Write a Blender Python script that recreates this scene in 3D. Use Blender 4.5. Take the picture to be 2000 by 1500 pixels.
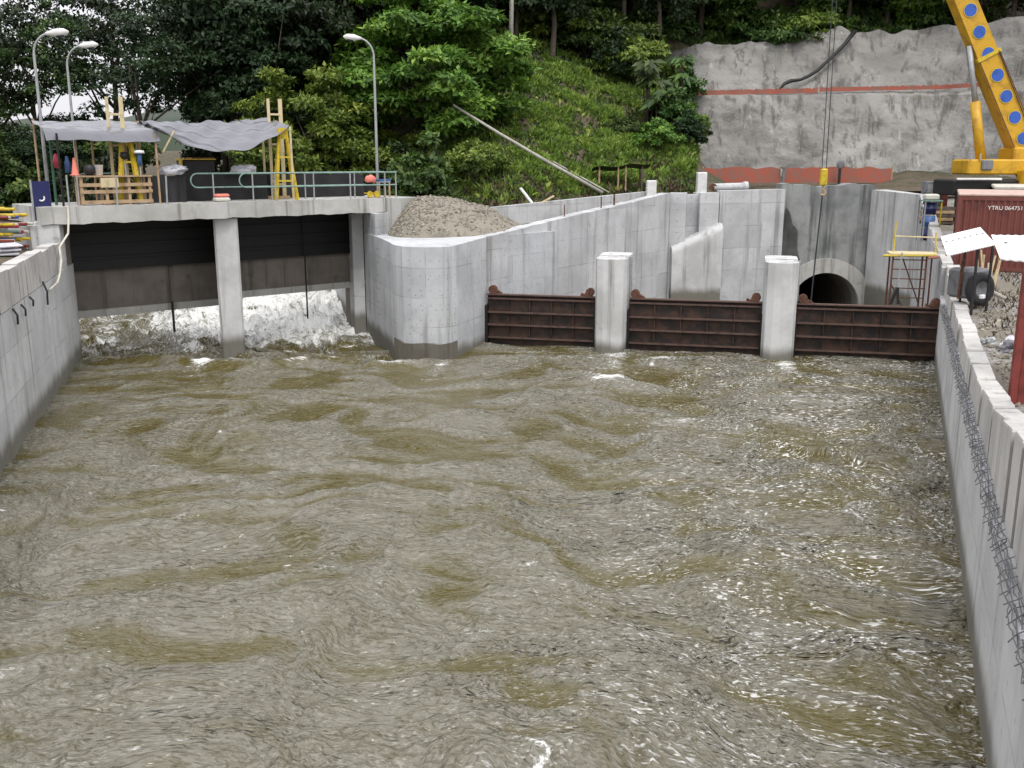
import bpy, math, random
import numpy as np
from mathutils import Vector, Matrix
R = math.radians
sc = bpy.context.scene
for o in list(bpy.data.objects): bpy.data.objects.remove(o)
COL = sc.collection
# ------------------------------------------------------------------ camera
cam = bpy.data.cameras.new('camera'); co = bpy.data.objects.new('camera', cam); COL.objects.link(co)
co.location = (0, 0, 7.2); co.rotation_euler = (R(90 - 12.98), 0, 0)
cam.sensor_width = 36; cam.lens = 34.2; cam.clip_start = .1; cam.clip_end = 2000
sc.camera = co
# ------------------------------------------------------------------ sky and sun (overcast)
SUN_EL, SUN_ROT = 58, 170
w = bpy.data.worlds.new('World'); sc.world = w; w.use_nodes = True
nt = w.node_tree; nt.nodes.clear()
out = nt.nodes.new('ShaderNodeOutputWorld'); bg = nt.nodes.new('ShaderNodeBackground')
sky = nt.nodes.new('ShaderNodeTexSky'); sky.sky_type = 'NISHITA'; sky.sun_disc = False
sky.sun_elevation = R(SUN_EL); sky.sun_rotation = R(SUN_ROT); sky.air_density = 1; sky.dust_density = 6; sky.ozone_density = 1
hs = nt.nodes.new('ShaderNodeHueSaturation'); hs.inputs['Saturation'].default_value = .12
mx = nt.nodes.new('ShaderNodeMix'); mx.data_type = 'RGBA'; mx.inputs[0].default_value = .8
tcn = nt.nodes.new('ShaderNodeTexCoord'); sxy = nt.nodes.new('ShaderNodeSeparateXYZ'); nt.links.new(tcn.outputs['Generated'], sxy.inputs[0])
mrn = nt.nodes.new('ShaderNodeMapRange'); nt.links.new(sxy.outputs[2], mrn.inputs[0]); mrn.inputs[1].default_value = 0; mrn.inputs[2].default_value = 1   # CIE overcast: zenith about three times the horizon
mrn.inputs[3].default_value = 8.6; mrn.inputs[4].default_value = 20.5
cmn = nt.nodes.new('ShaderNodeCombineColor'); nt.links.new(mrn.outputs[0], cmn.inputs[0]); nt.links.new(mrn.outputs[0], cmn.inputs[1])
bln = nt.nodes.new('ShaderNodeMath'); bln.operation = 'MULTIPLY'; bln.inputs[1].default_value = 1.05; nt.links.new(mrn.outputs[0], bln.inputs[0]); nt.links.new(bln.outputs[0], cmn.inputs[2])
nt.links.new(cmn.outputs[0], mx.inputs[7])
nt.links.new(sky.outputs[0], hs.inputs['Color']); nt.links.new(hs.outputs[0], mx.inputs[6])
nt.links.new(mx.outputs[2], bg.inputs[0]); bg.inputs[1].default_value = .1
nt.links.new(bg.outputs[0], out.inputs[0])
sl = bpy.data.lights.new('sun', 'SUN'); sl.energy = 1.2; sl.angle = R(14); sl.color = (1, .97, .92)
so = bpy.data.objects.new('sun', sl); COL.objects.link(so)
so.rotation_euler = (R(90 - SUN_EL), 0, R(180 - SUN_ROT))
sc.view_settings.view_transform = 'Standard'; sc.view_settings.look = 'None'
sc.view_settings.exposure = .25; sc.view_settings.gamma = 1
rng = random.Random(7); nr = np.random.RandomState(11)

# ------------------------------------------------------------------ helpers
class MB:
    def __init__(s): s.v = []; s.f = []; s.t = None
    def add(s, vs, fs):
        b = len(s.v); s.v += [tuple(p) for p in vs]; s.f += [tuple(i + b for i in f) for f in fs]; return s
    def box(s, c, d, rz=0, rx=0, ry=0):
        m = Matrix.Rotation(rz, 3, 'Z') @ Matrix.Rotation(ry, 3, 'Y') @ Matrix.Rotation(rx, 3, 'X'); c = Vector(c)
        vs = [c + m @ Vector((x * d[0] / 2, y * d[1] / 2, z * d[2] / 2)) for x in (-1, 1) for y in (-1, 1) for z in (-1, 1)]
        return s.add(vs, [(0, 1, 3, 2), (4, 6, 7, 5), (0, 4, 5, 1), (2, 3, 7, 6), (0, 2, 6, 4), (1, 5, 7, 3)])
    def bbox(s, c, d, rz=0, b=.03):        # box with chamfered edges
        m = Matrix.Rotation(rz, 3, 'Z'); c = Vector(c); x, y, z = d[0]/2, d[1]/2, d[2]/2
        ring = lambda q, zz: [(-x+q+b, -y+q, zz), (x-q-b, -y+q, zz), (x-q, -y+q+b, zz), (x-q, y-q-b, zz), (x-q-b, y-q, zz), (-x+q+b, y-q, zz), (-x+q, y-q-b, zz), (-x+q, -y+q+b, zz)]
        rs = [ring(b, -z), ring(0, -z+b), ring(0, z-b), ring(b, z)]
        vs = [c + m @ Vector(p) for r in rs for p in r]
        fs = [tuple(range(7, -1, -1)), tuple(range(24, 32))]
        for k in range(3):
            for i in range(8): j = (i+1) % 8; fs.append((k*8+i, k*8+j, k*8+8+j, k*8+8+i))
        return s.add(vs, fs)
    def prism(s, poly, z0, z1):            # z0/z1 numbers or per-vertex lists
        n = len(poly); z0 = z0 if hasattr(z0, '__len__') else [z0]*n; z1 = z1 if hasattr(z1, '__len__') else [z1]*n
        a = sum(poly[i][0]*poly[(i+1) % n][1]-poly[(i+1) % n][0]*poly[i][1] for i in range(n))
        if a < 0: poly = poly[::-1]; z0 = z0[::-1]; z1 = z1[::-1]
        vs = [(p[0], p[1], z) for p, z in zip(poly, z0)] + [(p[0], p[1], z) for p, z in zip(poly, z1)]
        fs = [tuple(range(n-1, -1, -1)), tuple(range(n, 2*n))] + [(i, (i+1) % n, n+(i+1) % n, n+i) for i in range(n)]
        return s.add(vs, fs)
    def tube(s, pts, r, n=8, cap=True):
        pts = [Vector(p) for p in pts]; m = len(pts); rr = r if hasattr(r, '__len__') else [r]*m
        up = None; b0 = len(s.v)
        for i, p in enumerate(pts):
            t = (pts[min(i+1, m-1)] - pts[max(i-1, 0)]).normalized()
            if up is None: up = t.orthogonal().normalized()
            up = (up - t*up.dot(t)).normalized(); sd = t.cross(up)
            for k in range(n):
                a = 2*math.pi*k/n; s.v.append(tuple(p + (up*math.cos(a) + sd*math.sin(a))*rr[i]))
        for i in range(m-1):
            for k in range(n):
                j = (k+1) % n; s.f.append((b0+i*n+k, b0+i*n+j, b0+(i+1)*n+j, b0+(i+1)*n+k))
        if cap: s.f.append(tuple(b0+k for k in range(n-1, -1, -1))); s.f.append(tuple(b0+(m-1)*n+k for k in range(n)))
        return s
    def bar(s, a, b, wd, th=None):         # rectangular bar between two points
        a, b = Vector(a), Vector(b); t = (b-a).normalized(); th = th or wd
        x = t.cross(Vector((0, 0, 1)))
        x = Vector((1, 0, 0)) if x.length < .05 else x.normalized()
        y = t.cross(x).normalized()
        vs = [p + x*sx*wd/2 + y*sy*th/2 for p in (a, b) for sx, sy in ((-1, -1), (1, -1), (1, 1), (-1, 1))]
        return s.add(vs, [(0, 1, 2, 3), (7, 6, 5, 4)] + [(i, i+4, (i+1) % 4+4, (i+1) % 4) for i in range(4)])
    def sheet(s, fn, nu, nv):
        vs = [fn(i/nu, j/nv) for j in range(nv+1) for i in range(nu+1)]
        return s.add(vs, [(j*(nu+1)+i, j*(nu+1)+i+1, (j+1)*(nu+1)+i+1, (j+1)*(nu+1)+i) for j in range(nv) for i in range(nu)])
    def lathe(s, prof, c=(0, 0, 0), n=16, M=None):
        M = M or Matrix.Identity(3); c = Vector(c); b = len(s.v)
        for r, z in prof:
            for k in range(n):
                a = 2*math.pi*k/n; s.v.append(tuple(c + M @ Vector((r*math.cos(a), r*math.sin(a), z))))
        for i in range(len(prof)-1):
            for k in range(n):
                j = (k+1) % n; s.f.append((b+i*n+k, b+i*n+j, b+(i+1)*n+j, b+(i+1)*n+k))
        return s
    def mesh(s, name, mat=None, smooth=False):
        me = bpy.data.meshes.new(name); me.from_pydata(s.v, [], s.f)
        if mat: me.materials.append(mat)
        if smooth: me.polygons.foreach_set('use_smooth', [True]*len(me.polygons))
        if s.t is not None:
            at = me.attributes.new('tint', 'FLOAT', 'FACE'); at.data.foreach_set('value', s.t)
        me.update(); return me
    def build(s, name, mat, parent=None, smooth=False, kind=None):
        o = bpy.data.objects.new(name, s.mesh(name, mat, smooth)); COL.objects.link(o)
        if parent: o.parent = parent
        if kind: o['kind'] = kind
        return o
def tag(o, label=None, cat=None, group=None, kind=None):
    for k, v in (('label', label), ('category', cat), ('group', group), ('kind', kind)):
        if v: o[k] = v
    return o
def thing(name, label, cat, loc=(0, 0, 0), rz=0, group=None):
    o = bpy.data.objects.new(name, None); COL.objects.link(o); o.location = loc; o.rotation_euler = (0, 0, rz)
    return tag(o, label, cat, group)
def inst(name, me, parent=None, loc=(0, 0, 0), rz=0, scale=None, rot=None):
    o = bpy.data.objects.new(name, me); COL.objects.link(o); o.location = loc; o.rotation_euler = rot or (0, 0, rz)
    if scale: o.scale = scale
    if parent: o.parent = parent
    return o
_PC = {}
def perlin(x, y, seed=0):
    if seed not in _PC:
        g = np.random.RandomState(seed); p = g.permutation(256); _PC[seed] = (np.concatenate([p, p, p]), g.rand(256)*2*np.pi)
    p, an = _PC[seed]
    xi = np.floor(x).astype(int); yi = np.floor(y).astype(int); xf = x-xi; yf = y-yi
    u = xf**3*(xf*(xf*6-15)+10); v = yf**3*(yf*(yf*6-15)+10)
    def gr(a, b, dx, dy):
        h = an[p[(p[(xi+a) & 255] + yi+b) & 255]]; return np.cos(h)*dx+np.sin(h)*dy
    n0 = gr(0, 0, xf, yf)*(1-u)+gr(1, 0, xf-1, yf)*u; n1 = gr(0, 1, xf, yf-1)*(1-u)+gr(1, 1, xf-1, yf-1)*u
    return (n0*(1-v)+n1*v)*1.5
def fbm(x, y, o=4, seed=0, g=.5):
    r = 0; a = 1.
    for i in range(o): r = r+a*perlin(x*2**i, y*2**i, seed+i); a *= g
    return r
def sst(a, b, x):
    t = np.clip((x-a)/(b-a), 0, 1); return t*t*(3-2*t)

# ------------------------------------------------------------------ materials
class NT:
    def __init__(s, name):
        s.m = bpy.data.materials.new(name); s.m.use_nodes = True; s.t = s.m.node_tree
        s.b = s.t.nodes['Principled BSDF']; s.o = s.t.nodes['Material Output']
        s.g = s.n('ShaderNodeNewGeometry'); s.pos = s.g.outputs['Position']
    def n(s, ty, **k):
        x = s.t.nodes.new(ty)
        for a, v in k.items(): setattr(x, a, v)
        return x
    def l(s, a, b): s.t.links.new(a, b)
    def set(s, sock, v):
        if hasattr(v, 'links') or hasattr(v, 'is_output'): s.l(v, sock)
        else: sock.default_value = v
    def mapp(s, sc_, src=None):
        q = s.n('ShaderNodeMapping'); q.inputs['Scale'].default_value = sc_; s.l(src or s.pos, q.inputs[0]); return q.outputs[0]
    def noise(s, scale, detail=4, rough=.55, vec=None, dist=0):
        q = s.n('ShaderNodeTexNoise'); q.inputs['Scale'].default_value = scale; q.inputs['Detail'].default_value = detail
        q.inputs['Roughness'].default_value = rough; q.inputs['Distortion'].default_value = dist
        s.l(vec or s.pos, q.inputs['Vector']); return q.outputs[0]
    def ramp(s, v, a, b, lo=0., hi=1.):
        q = s.n('ShaderNodeMapRange', interpolation_type='SMOOTHSTEP'); q.inputs[1].default_value = a; q.inputs[2].default_value = b
        q.inputs[3].default_value = lo; q.inputs[4].default_value = hi; s.l(v, q.inputs[0]); return q.outputs[0]
    def math(s, op, a, b=0.):
        q = s.n('ShaderNodeMath', operation=op); s.set(q.inputs[0], a); s.set(q.inputs[1], b); return q.outputs[0]
    def mix(s, f, a, b):
        q = s.n('ShaderNodeMix', data_type='RGBA'); s.set(q.inputs[0], f)
        s.set(q.inputs[6], a if not isinstance(a, tuple) else (*a[:3], 1)); s.set(q.inputs[7], b if not isinstance(b, tuple) else (*b[:3], 1))
        return q.outputs[2]
    def attr(s, name):
        q = s.n('ShaderNodeAttribute', attribute_name=name); return q.outputs['Fac']
    def bump(s, h, st=.3, d=.02, prev=None):
        q = s.n('ShaderNodeBump'); s.set(q.inputs['Strength'], st); q.inputs['Distance'].default_value = d; s.l(h, q.inputs['Height'])
        if prev: s.l(prev, q.inputs['Normal'])
        return q.outputs[0]
    def fin(s, col=None, rough=.8, nrm=None, metal=0, spec=None):
        if col is not None: s.set(s.b.inputs['Base Color'], col if not isinstance(col, tuple) else (*col[:3], 1))
        s.set(s.b.inputs['Roughness'], rough); s.b.inputs['Metallic'].default_value = metal
        if spec is not None: s.b.inputs['Specular IOR Level'].default_value = spec
        if nrm: s.l(nrm, s.b.inputs['Normal'])
        return s.m
def sepz(t):
    q = t.n('ShaderNodeSeparateXYZ'); t.l(t.pos, q.inputs[0]); return q.outputs
def concrete(name, a=(.46, .46, .45), b=(.33, .335, .33), dark=(.16, .155, .14), streak=.5, boards=0., wet=None, rough=.85, panel=None):
    t = NT(name)
    c = t.mix(t.ramp(t.noise(.55, 6, .62), .38, .66), a, b)
    c = t.mix(t.math('MULTIPLY', t.ramp(t.noise(7, 5, .6), .45, .75), .3), c, b)
    st = t.noise(1, 5, .6, t.mapp((2.6, 2.6, .16)))
    c = t.mix(t.math('MULTIPLY', t.ramp(st, .52, .74), streak), c, dark)
    c = t.mix(t.math('MULTIPLY', t.ramp(t.noise(1.3, 5, .65), .6, .78), streak*.8), c, dark)
    h = t.noise(14, 5, .6)
    nrm = t.bump(h, .25, .02)
    xyz = sepz(t)
    if panel:
        u = t.math('ADD', t.math('MULTIPLY', xyz[0], panel[0]), t.math('MULTIPLY', xyz[1], panel[1])); u = t.math('DIVIDE', u, panel[2]); v = t.math('DIVIDE', xyz[2], panel[3])
        cb = t.n('ShaderNodeCombineXYZ'); t.l(t.math('FLOOR', u), cb.inputs[0]); t.l(t.math('FLOOR', v), cb.inputs[1])
        wn = t.n('ShaderNodeTexWhiteNoise'); t.l(cb.outputs[0], wn.inputs['Vector'])
        c = t.mix(t.math('MULTIPLY', t.ramp(wn.outputs['Value'], .3, 1.), .38), c, tuple(x*.72 for x in b))
        eu = t.math('ABSOLUTE', t.math('SUBTRACT', t.math('FRACT', u), .5)); ev = t.math('ABSOLUTE', t.math('SUBTRACT', t.math('FRACT', v), .5))
        ln = t.math('MAXIMUM', t.ramp(eu, .5-.03/panel[2], .5-.008/panel[2]), t.ramp(ev, .5-.03/panel[3], .5-.008/panel[3]))
        ln = t.math('MULTIPLY', ln, t.ramp(t.noise(.9, 4, .6), .42, .62, .04, .5)); c = t.mix(ln, c, dark)
        fu = t.math('SUBTRACT', t.math('FRACT', t.math('MULTIPLY', u, 3.)), .5); fv = t.math('SUBTRACT', t.math('FRACT', t.math('MULTIPLY', v, 2.)), .5)
        dd = t.math('ADD', t.math('POWER', t.math('MULTIPLY', fu, panel[2]/3), 2.), t.math('POWER', t.math('MULTIPLY', fv, panel[3]/2), 2.))
        c = t.mix(t.ramp(dd, .0006, .0016, .4, 0), c, dark)
    if boards:
        wv = t.n('ShaderNodeTexWave', wave_type='BANDS', bands_direction='Z'); wv.inputs['Scale'].default_value = boards
        wv.inputs['Distortion'].default_value = .35; wv.inputs['Detail'].default_value = 1; wv.inputs['Detail Scale'].default_value = .4
        t.l(t.pos, wv.inputs[0])
        ln = t.ramp(wv.outputs['Fac'], .93, 1.)
        ln = t.math('MULTIPLY', ln, t.ramp(t.noise(.7, 3), .45, .6))
        c = t.mix(t.math('MULTIPLY', ln, .16), c, dark); nrm = t.bump(ln, -.2, .015, nrm)
    if wet is not None:
        zz = t.math('ADD', xyz[2], t.math('MULTIPLY', t.noise(1.2, 5, .6, t.mapp((1.5, 1.5, .3))), -.55))
        wm = t.ramp(zz, wet-.6, wet-.1, .85, 0)
        c = t.mix(wm, c, (.10, .092, .062))
    return t.fin(c, rough, nrm)
def plain(name, col, rough=.6, metal=0, var=.25, scale=3., col2=None, f=(.45, .7), bump=.1, bs=20.):
    t = NT(name); col2 = col2 or tuple(x*(1-var) for x in col)
    c = t.mix(t.ramp(t.noise(scale, 5, .6), *f), col, col2)
    return t.fin(c, rough, t.bump(t.noise(bs, 3), bump, .01), metal)
M = {}
M['conc'] = concrete('concrete_pale', (.55, .555, .56), (.42, .425, .43), (.17, .165, .15), streak=.7, wet=-1.2, panel=(.56, .83, 1.83, 1.22))
M['concn'] = concrete('concrete_nose', (.52, .53, .54), (.40, .415, .425), streak=.6, wet=.3, panel=(1.1, .5, 1.2, 1.1))
M['conc_pier'] = concrete('concrete_pier', (.58, .58, .575), (.43, .43, .42), streak=.75, wet=.35)
M['conc_deck'] = concrete('concrete_deck', (.47, .465, .44), (.34, .335, .31), (.13, .115, .085), streak=.8)
M['conc_wall'] = concrete('concrete_wall', (.56, .565, .565), (.43, .435, .435), streak=.75, wet=.5, panel=(.3, .95, 2.44, 1.22))
M['conc_block'] = concrete('concrete_block', (.52, .505, .48), (.38, .37, .355), streak=.75)
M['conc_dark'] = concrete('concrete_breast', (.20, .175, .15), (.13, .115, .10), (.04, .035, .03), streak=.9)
M['conc_wet'] = concrete('concrete_wet', (.17, .155, .125), (.11, .10, .08), (.05, .045, .035), streak=.7, rough=.5)
M['head'] = concrete('concrete_headwall', (.29, .30, .29), (.16, .168, .163), (.06, .065, .062), streak=.85, rough=.9)
M['conc_seam'] = concrete('wet_seam', (.10, .10, .095), (.05, .052, .05), (.02, .02, .02), streak=.9)
M['white'] = plain('white_post', (.7, .7, .68), .7, var=.15)
def shotcrete():
    t = NT('shotcrete')
    c = t.mix(t.ramp(t.noise(.22, 6, .65), .35, .65), (.335, .325, .305), (.225, .218, .205))
    c = t.mix(t.math('MULTIPLY', t.ramp(t.noise(.35, 6, .7, t.mapp((1, 1, 2.6))), .5, .68), .6), c, (.15, .148, .135))
    st = t.noise(1, 5, .65, t.mapp((1.6, 1.6, .11)))
    c = t.mix(t.math('MULTIPLY', t.ramp(st, .50, .66), .85), c, (.12, .113, .10))
    c = t.mix(t.math('MULTIPLY', t.ramp(t.noise(1.1, 5, .7, t.mapp((1.3, 1.3, .16))), .6, .72), .55), c, (.55, .54, .52))
    c = t.mix(t.math('MULTIPLY', t.ramp(t.noise(.7, 4, .6, t.mapp((.5, .5, 1))), .6, .75), .4), c, (.2, .2, .15))
    return t.fin(c, .95, t.bump(t.noise(1.6, 7, .66), .7, .3))
M['shot'] = shotcrete()
def soil():
    t = NT('soil')
    c = t.mix(t.ramp(t.noise(.9, 6, .65), .4, .65), (.10, .075, .05), (.045, .05, .02))
    c = t.mix(t.math('MULTIPLY', t.ramp(t.noise(4, 5, .65), .5, .7), .6), c, (.17, .13, .095))
    return t.fin(c, .95, t.bump(t.noise(3, 6, .7), .8, .12))
M['soil'] = soil()
def gravelg():
    t = NT('gravel_ground')
    c = t.mix(t.ramp(t.noise(.6, 5, .6), .4, .6), (.30, .29, .275), (.19, .165, .12))
    v = t.n('ShaderNodeTexVoronoi'); v.inputs['Scale'].default_value = 9; t.l(t.pos, v.inputs[0])
    c = t.mix(t.math('MULTIPLY', t.ramp(v.outputs[0], .2, .6), .5), c, (.11, .1, .09))
    return t.fin(c, .95, t.bump(v.outputs[0], -.6, .05))
M['gravel'] = gravelg()
M['stone'] = plain('stone', (.235, .21, .17), .9, var=.4, scale=2, bump=.3)
def leafm(name, dk, md, lt, tr=.25):
    t = NT(name); a = t.attr('tint')
    oi = t.n('ShaderNodeObjectInfo').outputs['Random']
    c = t.mix(t.ramp(a, 0, .55), dk, md); c = t.mix(t.ramp(a, .6, 1.), c, lt)
    hv = t.n('ShaderNodeHueSaturation'); t.l(c, hv.inputs['Color'])
    t.l(t.ramp(oi, 0, 1, .475, .515), hv.inputs['Hue']); t.l(t.ramp(oi, 0, 1, .78, 1.15), hv.inputs['Value'])
    t.fin(hv.outputs[0], .5, spec=.35)
    tb = t.n('ShaderNodeBsdfTranslucent'); t.l(hv.outputs[0], tb.inputs[0])
    ms = t.n('ShaderNodeMixShader'); ms.inputs[0].default_value = tr
    t.l(t.b.outputs[0], ms.inputs[1]); t.l(tb.outputs[0], ms.inputs[2]); t.l(ms.outputs[0], t.o.inputs[0])
    return t.m
M['leaf_bright'] = leafm('leaf_bright', (.03, .068, .013), (.125, .225, .032), (.30, .42, .075))
M['leaf_mid'] = leafm('leaf_mid', (.02, .045, .012), (.06, .12, .025), (.155, .23, .05))
M['leaf_dark'] = leafm('leaf_dark', (.010, .02, .008), (.02, .04, .012), (.04, .068, .02), .2)
M['leaf_grass'] = leafm('leaf_grass', (.07, .125, .022), (.17, .30, .045), (.31, .43, .09))
M['leaf_dry'] = leafm('leaf_dry', (.05, .035, .02), (.11, .08, .045), (.19, .15, .09))
M['bark'] = plain('bark', (.10, .08, .06), .95, var=.5, scale=4, bump=.6)
M['bark_pale'] = plain('bark_pale', (.42, .40, .35), .9, var=.4, scale=3, bump=.4)
M['timber'] = plain('timber', (.42, .29, .17), .8, var=.4, scale=4)
M['timber_pale'] = plain('timber_pale', (.60, .50, .30), .8, var=.3, scale=4)
M['rust'] = plain('rusted_steel', (.058, .028, .017), .62, .0, scale=2.2, col2=(.017, .012, .010), f=(.4, .62), bump=.3, bs=9)
M['rust_edge'] = plain('rust_edge', (.10, .058, .045), .6, scale=4, var=.5)
M['rust_lug'] = plain('rust_lug', (.12, .05, .03), .8, scale=9, col2=(.03, .015, .01), bump=.6)
M['black'] = plain('black_sheeting', (.012, .011, .013), .55, var=.3, bump=.3, bs=4)
M['black_steel'] = plain('black_steel', (.004, .004, .0045), .6, var=.4)  # also colours the panels that paint the shade under the deck
M['galv'] = plain('galvanised', (.36, .37, .37), .5, .3, var=.25)
M['green'] = plain('green_rail', (.20, .31, .27), .5, var=.35, scale=5)
M['green_dk'] = plain('green_dark', (.03, .10, .06), .6, var=.3)
M['yellow'] = plain('yellow_paint', (.58, .42, .02), .5, var=.25, scale=5, col2=(.36, .25, .03))
M['crane'] = plain('crane_yellow', (.55, .31, .012), .45, var=.25, scale=2, col2=(.36, .19, .015))
M['blue'] = plain('blue_paint', (.025, .095, .42), .5, var=.35)
M['blue_dk'] = plain('blue_dark', (.012, .018, .10), .5, var=.3)
M['blue_lt'] = plain('blue_light', (.05, .12, .3), .5, var=.3)
M['red_cont'] = plain('container_red', (.15, .04, .03), .55, scale=1.6, col2=(.10, .028, .025), bump=.15, bs=6)
M['cont_roof'] = plain('container_roof', (.52, .38, .33), .6, scale=2, col2=(.42, .28, .23))
M['red'] = plain('red_paint', (.19, .032, .024), .5, var=.4)
M['crimson'] = plain('crimson_paint', (.36, .02, .045), .5, var=.4)
M['salmon'] = plain('salmon_cloth', (.75, .22, .17), .8, var=.2)
M['white_sheet'] = plain('white_sheet', (.80, .80, .80), .5, var=.06, bump=.1)
M['tarp'] = plain('tarp', (.15, .15, .17), .24, var=.22, scale=1.2, bump=.5, bs=3)
M['plastic'] = plain('plastic_bag', (.55, .55, .6), .35, var=.35, scale=5, bump=.6, bs=9)
M['rope'] = plain('rope', (.6, .57, .48), .9, var=.3)
M['rubber'] = plain('rubber', (.018, .018, .02), .8, var=.2)
M['orange'] = plain('orange_mesh', (.36, .10, .065), .9, scale=2, col2=(.27, .12, .09), f=(.4, .6))
M['wire'] = plain('wire', (.17, .17, .18), .6, .3, var=.4)
M['cable'] = plain('cable', (.05, .05, .055), .6, .3)
M['glass'] = plain('dark_glass', (.03, .04, .045), .1, var=.2)
M['cream'] = plain('cream_sheet', (.55, .53, .46), .7, var=.2)
M['grey_eq'] = plain('grey_machine', (.16, .16, .17), .6, var=.4)
M['letter'] = plain('white_lettering', (.75, .72, .68), .6, var=.2, scale=12)
def water():
    t = NT('river_water'); ch = t.attr('chop'); fo = t.attr('foam'); rp_ = t.attr('rip')
    fl = t.n('ShaderNodeAttribute', attribute_name='flow').outputs['Vector']
    mv = t.n('ShaderNodeMix', data_type='VECTOR'); mv.inputs[0].default_value = .5; t.l(t.pos, mv.inputs[4]); t.l(fl, mv.inputs[5]); f2 = mv.outputs[1]
    mp = lambda a: t.mapp((1, a, 1), fl)
    mq = lambda a: t.mapp((1, a, 1), f2)
    n1 = t.noise(1.1, 5, .6, mp(2.2), .3); n3 = t.noise(13, 5, .65, mq(1.6), .5); n5 = t.noise(6.5, 4, .6, mq(2.0), .6)
    gm = t.ramp(t.math('ADD', ch, t.math('MULTIPLY', t.math('SUBTRACT', n1, .5), 1.6)), -.15, 1.15)
    c = t.mix(gm, (.083, .066, .016), (.150, .140, .104))
    c = t.mix(t.math('MULTIPLY', t.ramp(n5, .48, .72), t.math('MULTIPLY', gm, .40)), c, (.27, .258, .22))  # ripple highlights painted as paler flecks in the base colour
    c = t.mix(t.math('MULTIPLY', t.ramp(n5, .46, .32), .5), c, (.055, .043, .011))  # ripple troughs painted darker in the base colour
    n2 = t.noise(2.6, 6, .7, mp(2.), .4)
    fm = t.math('ADD', fo, t.math('MULTIPLY', t.math('SUBTRACT', n2, .5), .8))
    fm = t.math('ADD', fm, t.math('MULTIPLY', t.math('SUBTRACT', n3, .5), .9))
    fm = t.ramp(fm, .30, .66)
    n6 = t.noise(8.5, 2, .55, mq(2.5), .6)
    gl_ = t.math('MULTIPLY', t.ramp(n6, .56, .68), t.math('MULTIPLY', t.attr('glint'), t.ramp(t.noise(.8, 3, .6, fl), .34, .58)))  # painted sky glints: white flecks put into the colour together with the foam
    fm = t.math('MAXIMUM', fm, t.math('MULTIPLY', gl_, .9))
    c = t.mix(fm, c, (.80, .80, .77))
    def rid(sc_, det, an_):
        v = t.noise(sc_, det, .5, mq(an_), .4); v = t.math('ABSOLUTE', t.math('SUBTRACT', v, .5)); return t.math('SUBTRACT', 1., t.math('MULTIPLY', v, 2.5))
    b2 = rid(2.2, 1, 2.0); b3 = t.noise(7, 1.5, .5, mq(1.9), .5)
    st = t.math('MULTIPLY', t.ramp(ch, 0, .8, .35, 1.), rp_)
    nrm = t.bump(b2, st, .12); nrm = t.bump(b3, t.math('ADD', t.math('MULTIPLY', st, .8), .2), .13, nrm); nrm = t.bump(n3, t.math('MULTIPLY', st, .5), .02, nrm)
    r = t.ramp(fm, 0, 1, .05, .6)
    t.b.inputs['IOR'].default_value = 1.45
    return t.fin(c, r, nrm)
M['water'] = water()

# ------------------------------------------------------------------ plan of the place
LW = lambda y: -5.64 - .2955*y            # face of the left retaining wall
RW = lambda y: 1.63 + .3965*y             # face of the right retaining wall
D0, D1 = Vector((-16.2, 33.9)), Vector((-5.45, 42.62))     # front edge of the sluice bridge
DE = (D1-D0).normalized(); DN = Vector((-DE.y, DE.x)); DLEN = (D1-D0).length; DANG = math.atan2(DE.y, DE.x)
ZB, ZT = 5.0, 5.6
def dk(s, b=0, z=0): p = D0 + DE*s + DN*b; return (p.x, p.y, z)
GA = Vector((-1.0, 39.1)); GANG = math.atan2(-.2274, .9738)
GU = Vector((math.cos(GANG), math.sin(GANG))); GW = Vector((-GU.y, GU.x))
def gt(u, d=0, z=0): p = GA + GU*u + GW*d; return (p.x, p.y, z)

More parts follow.
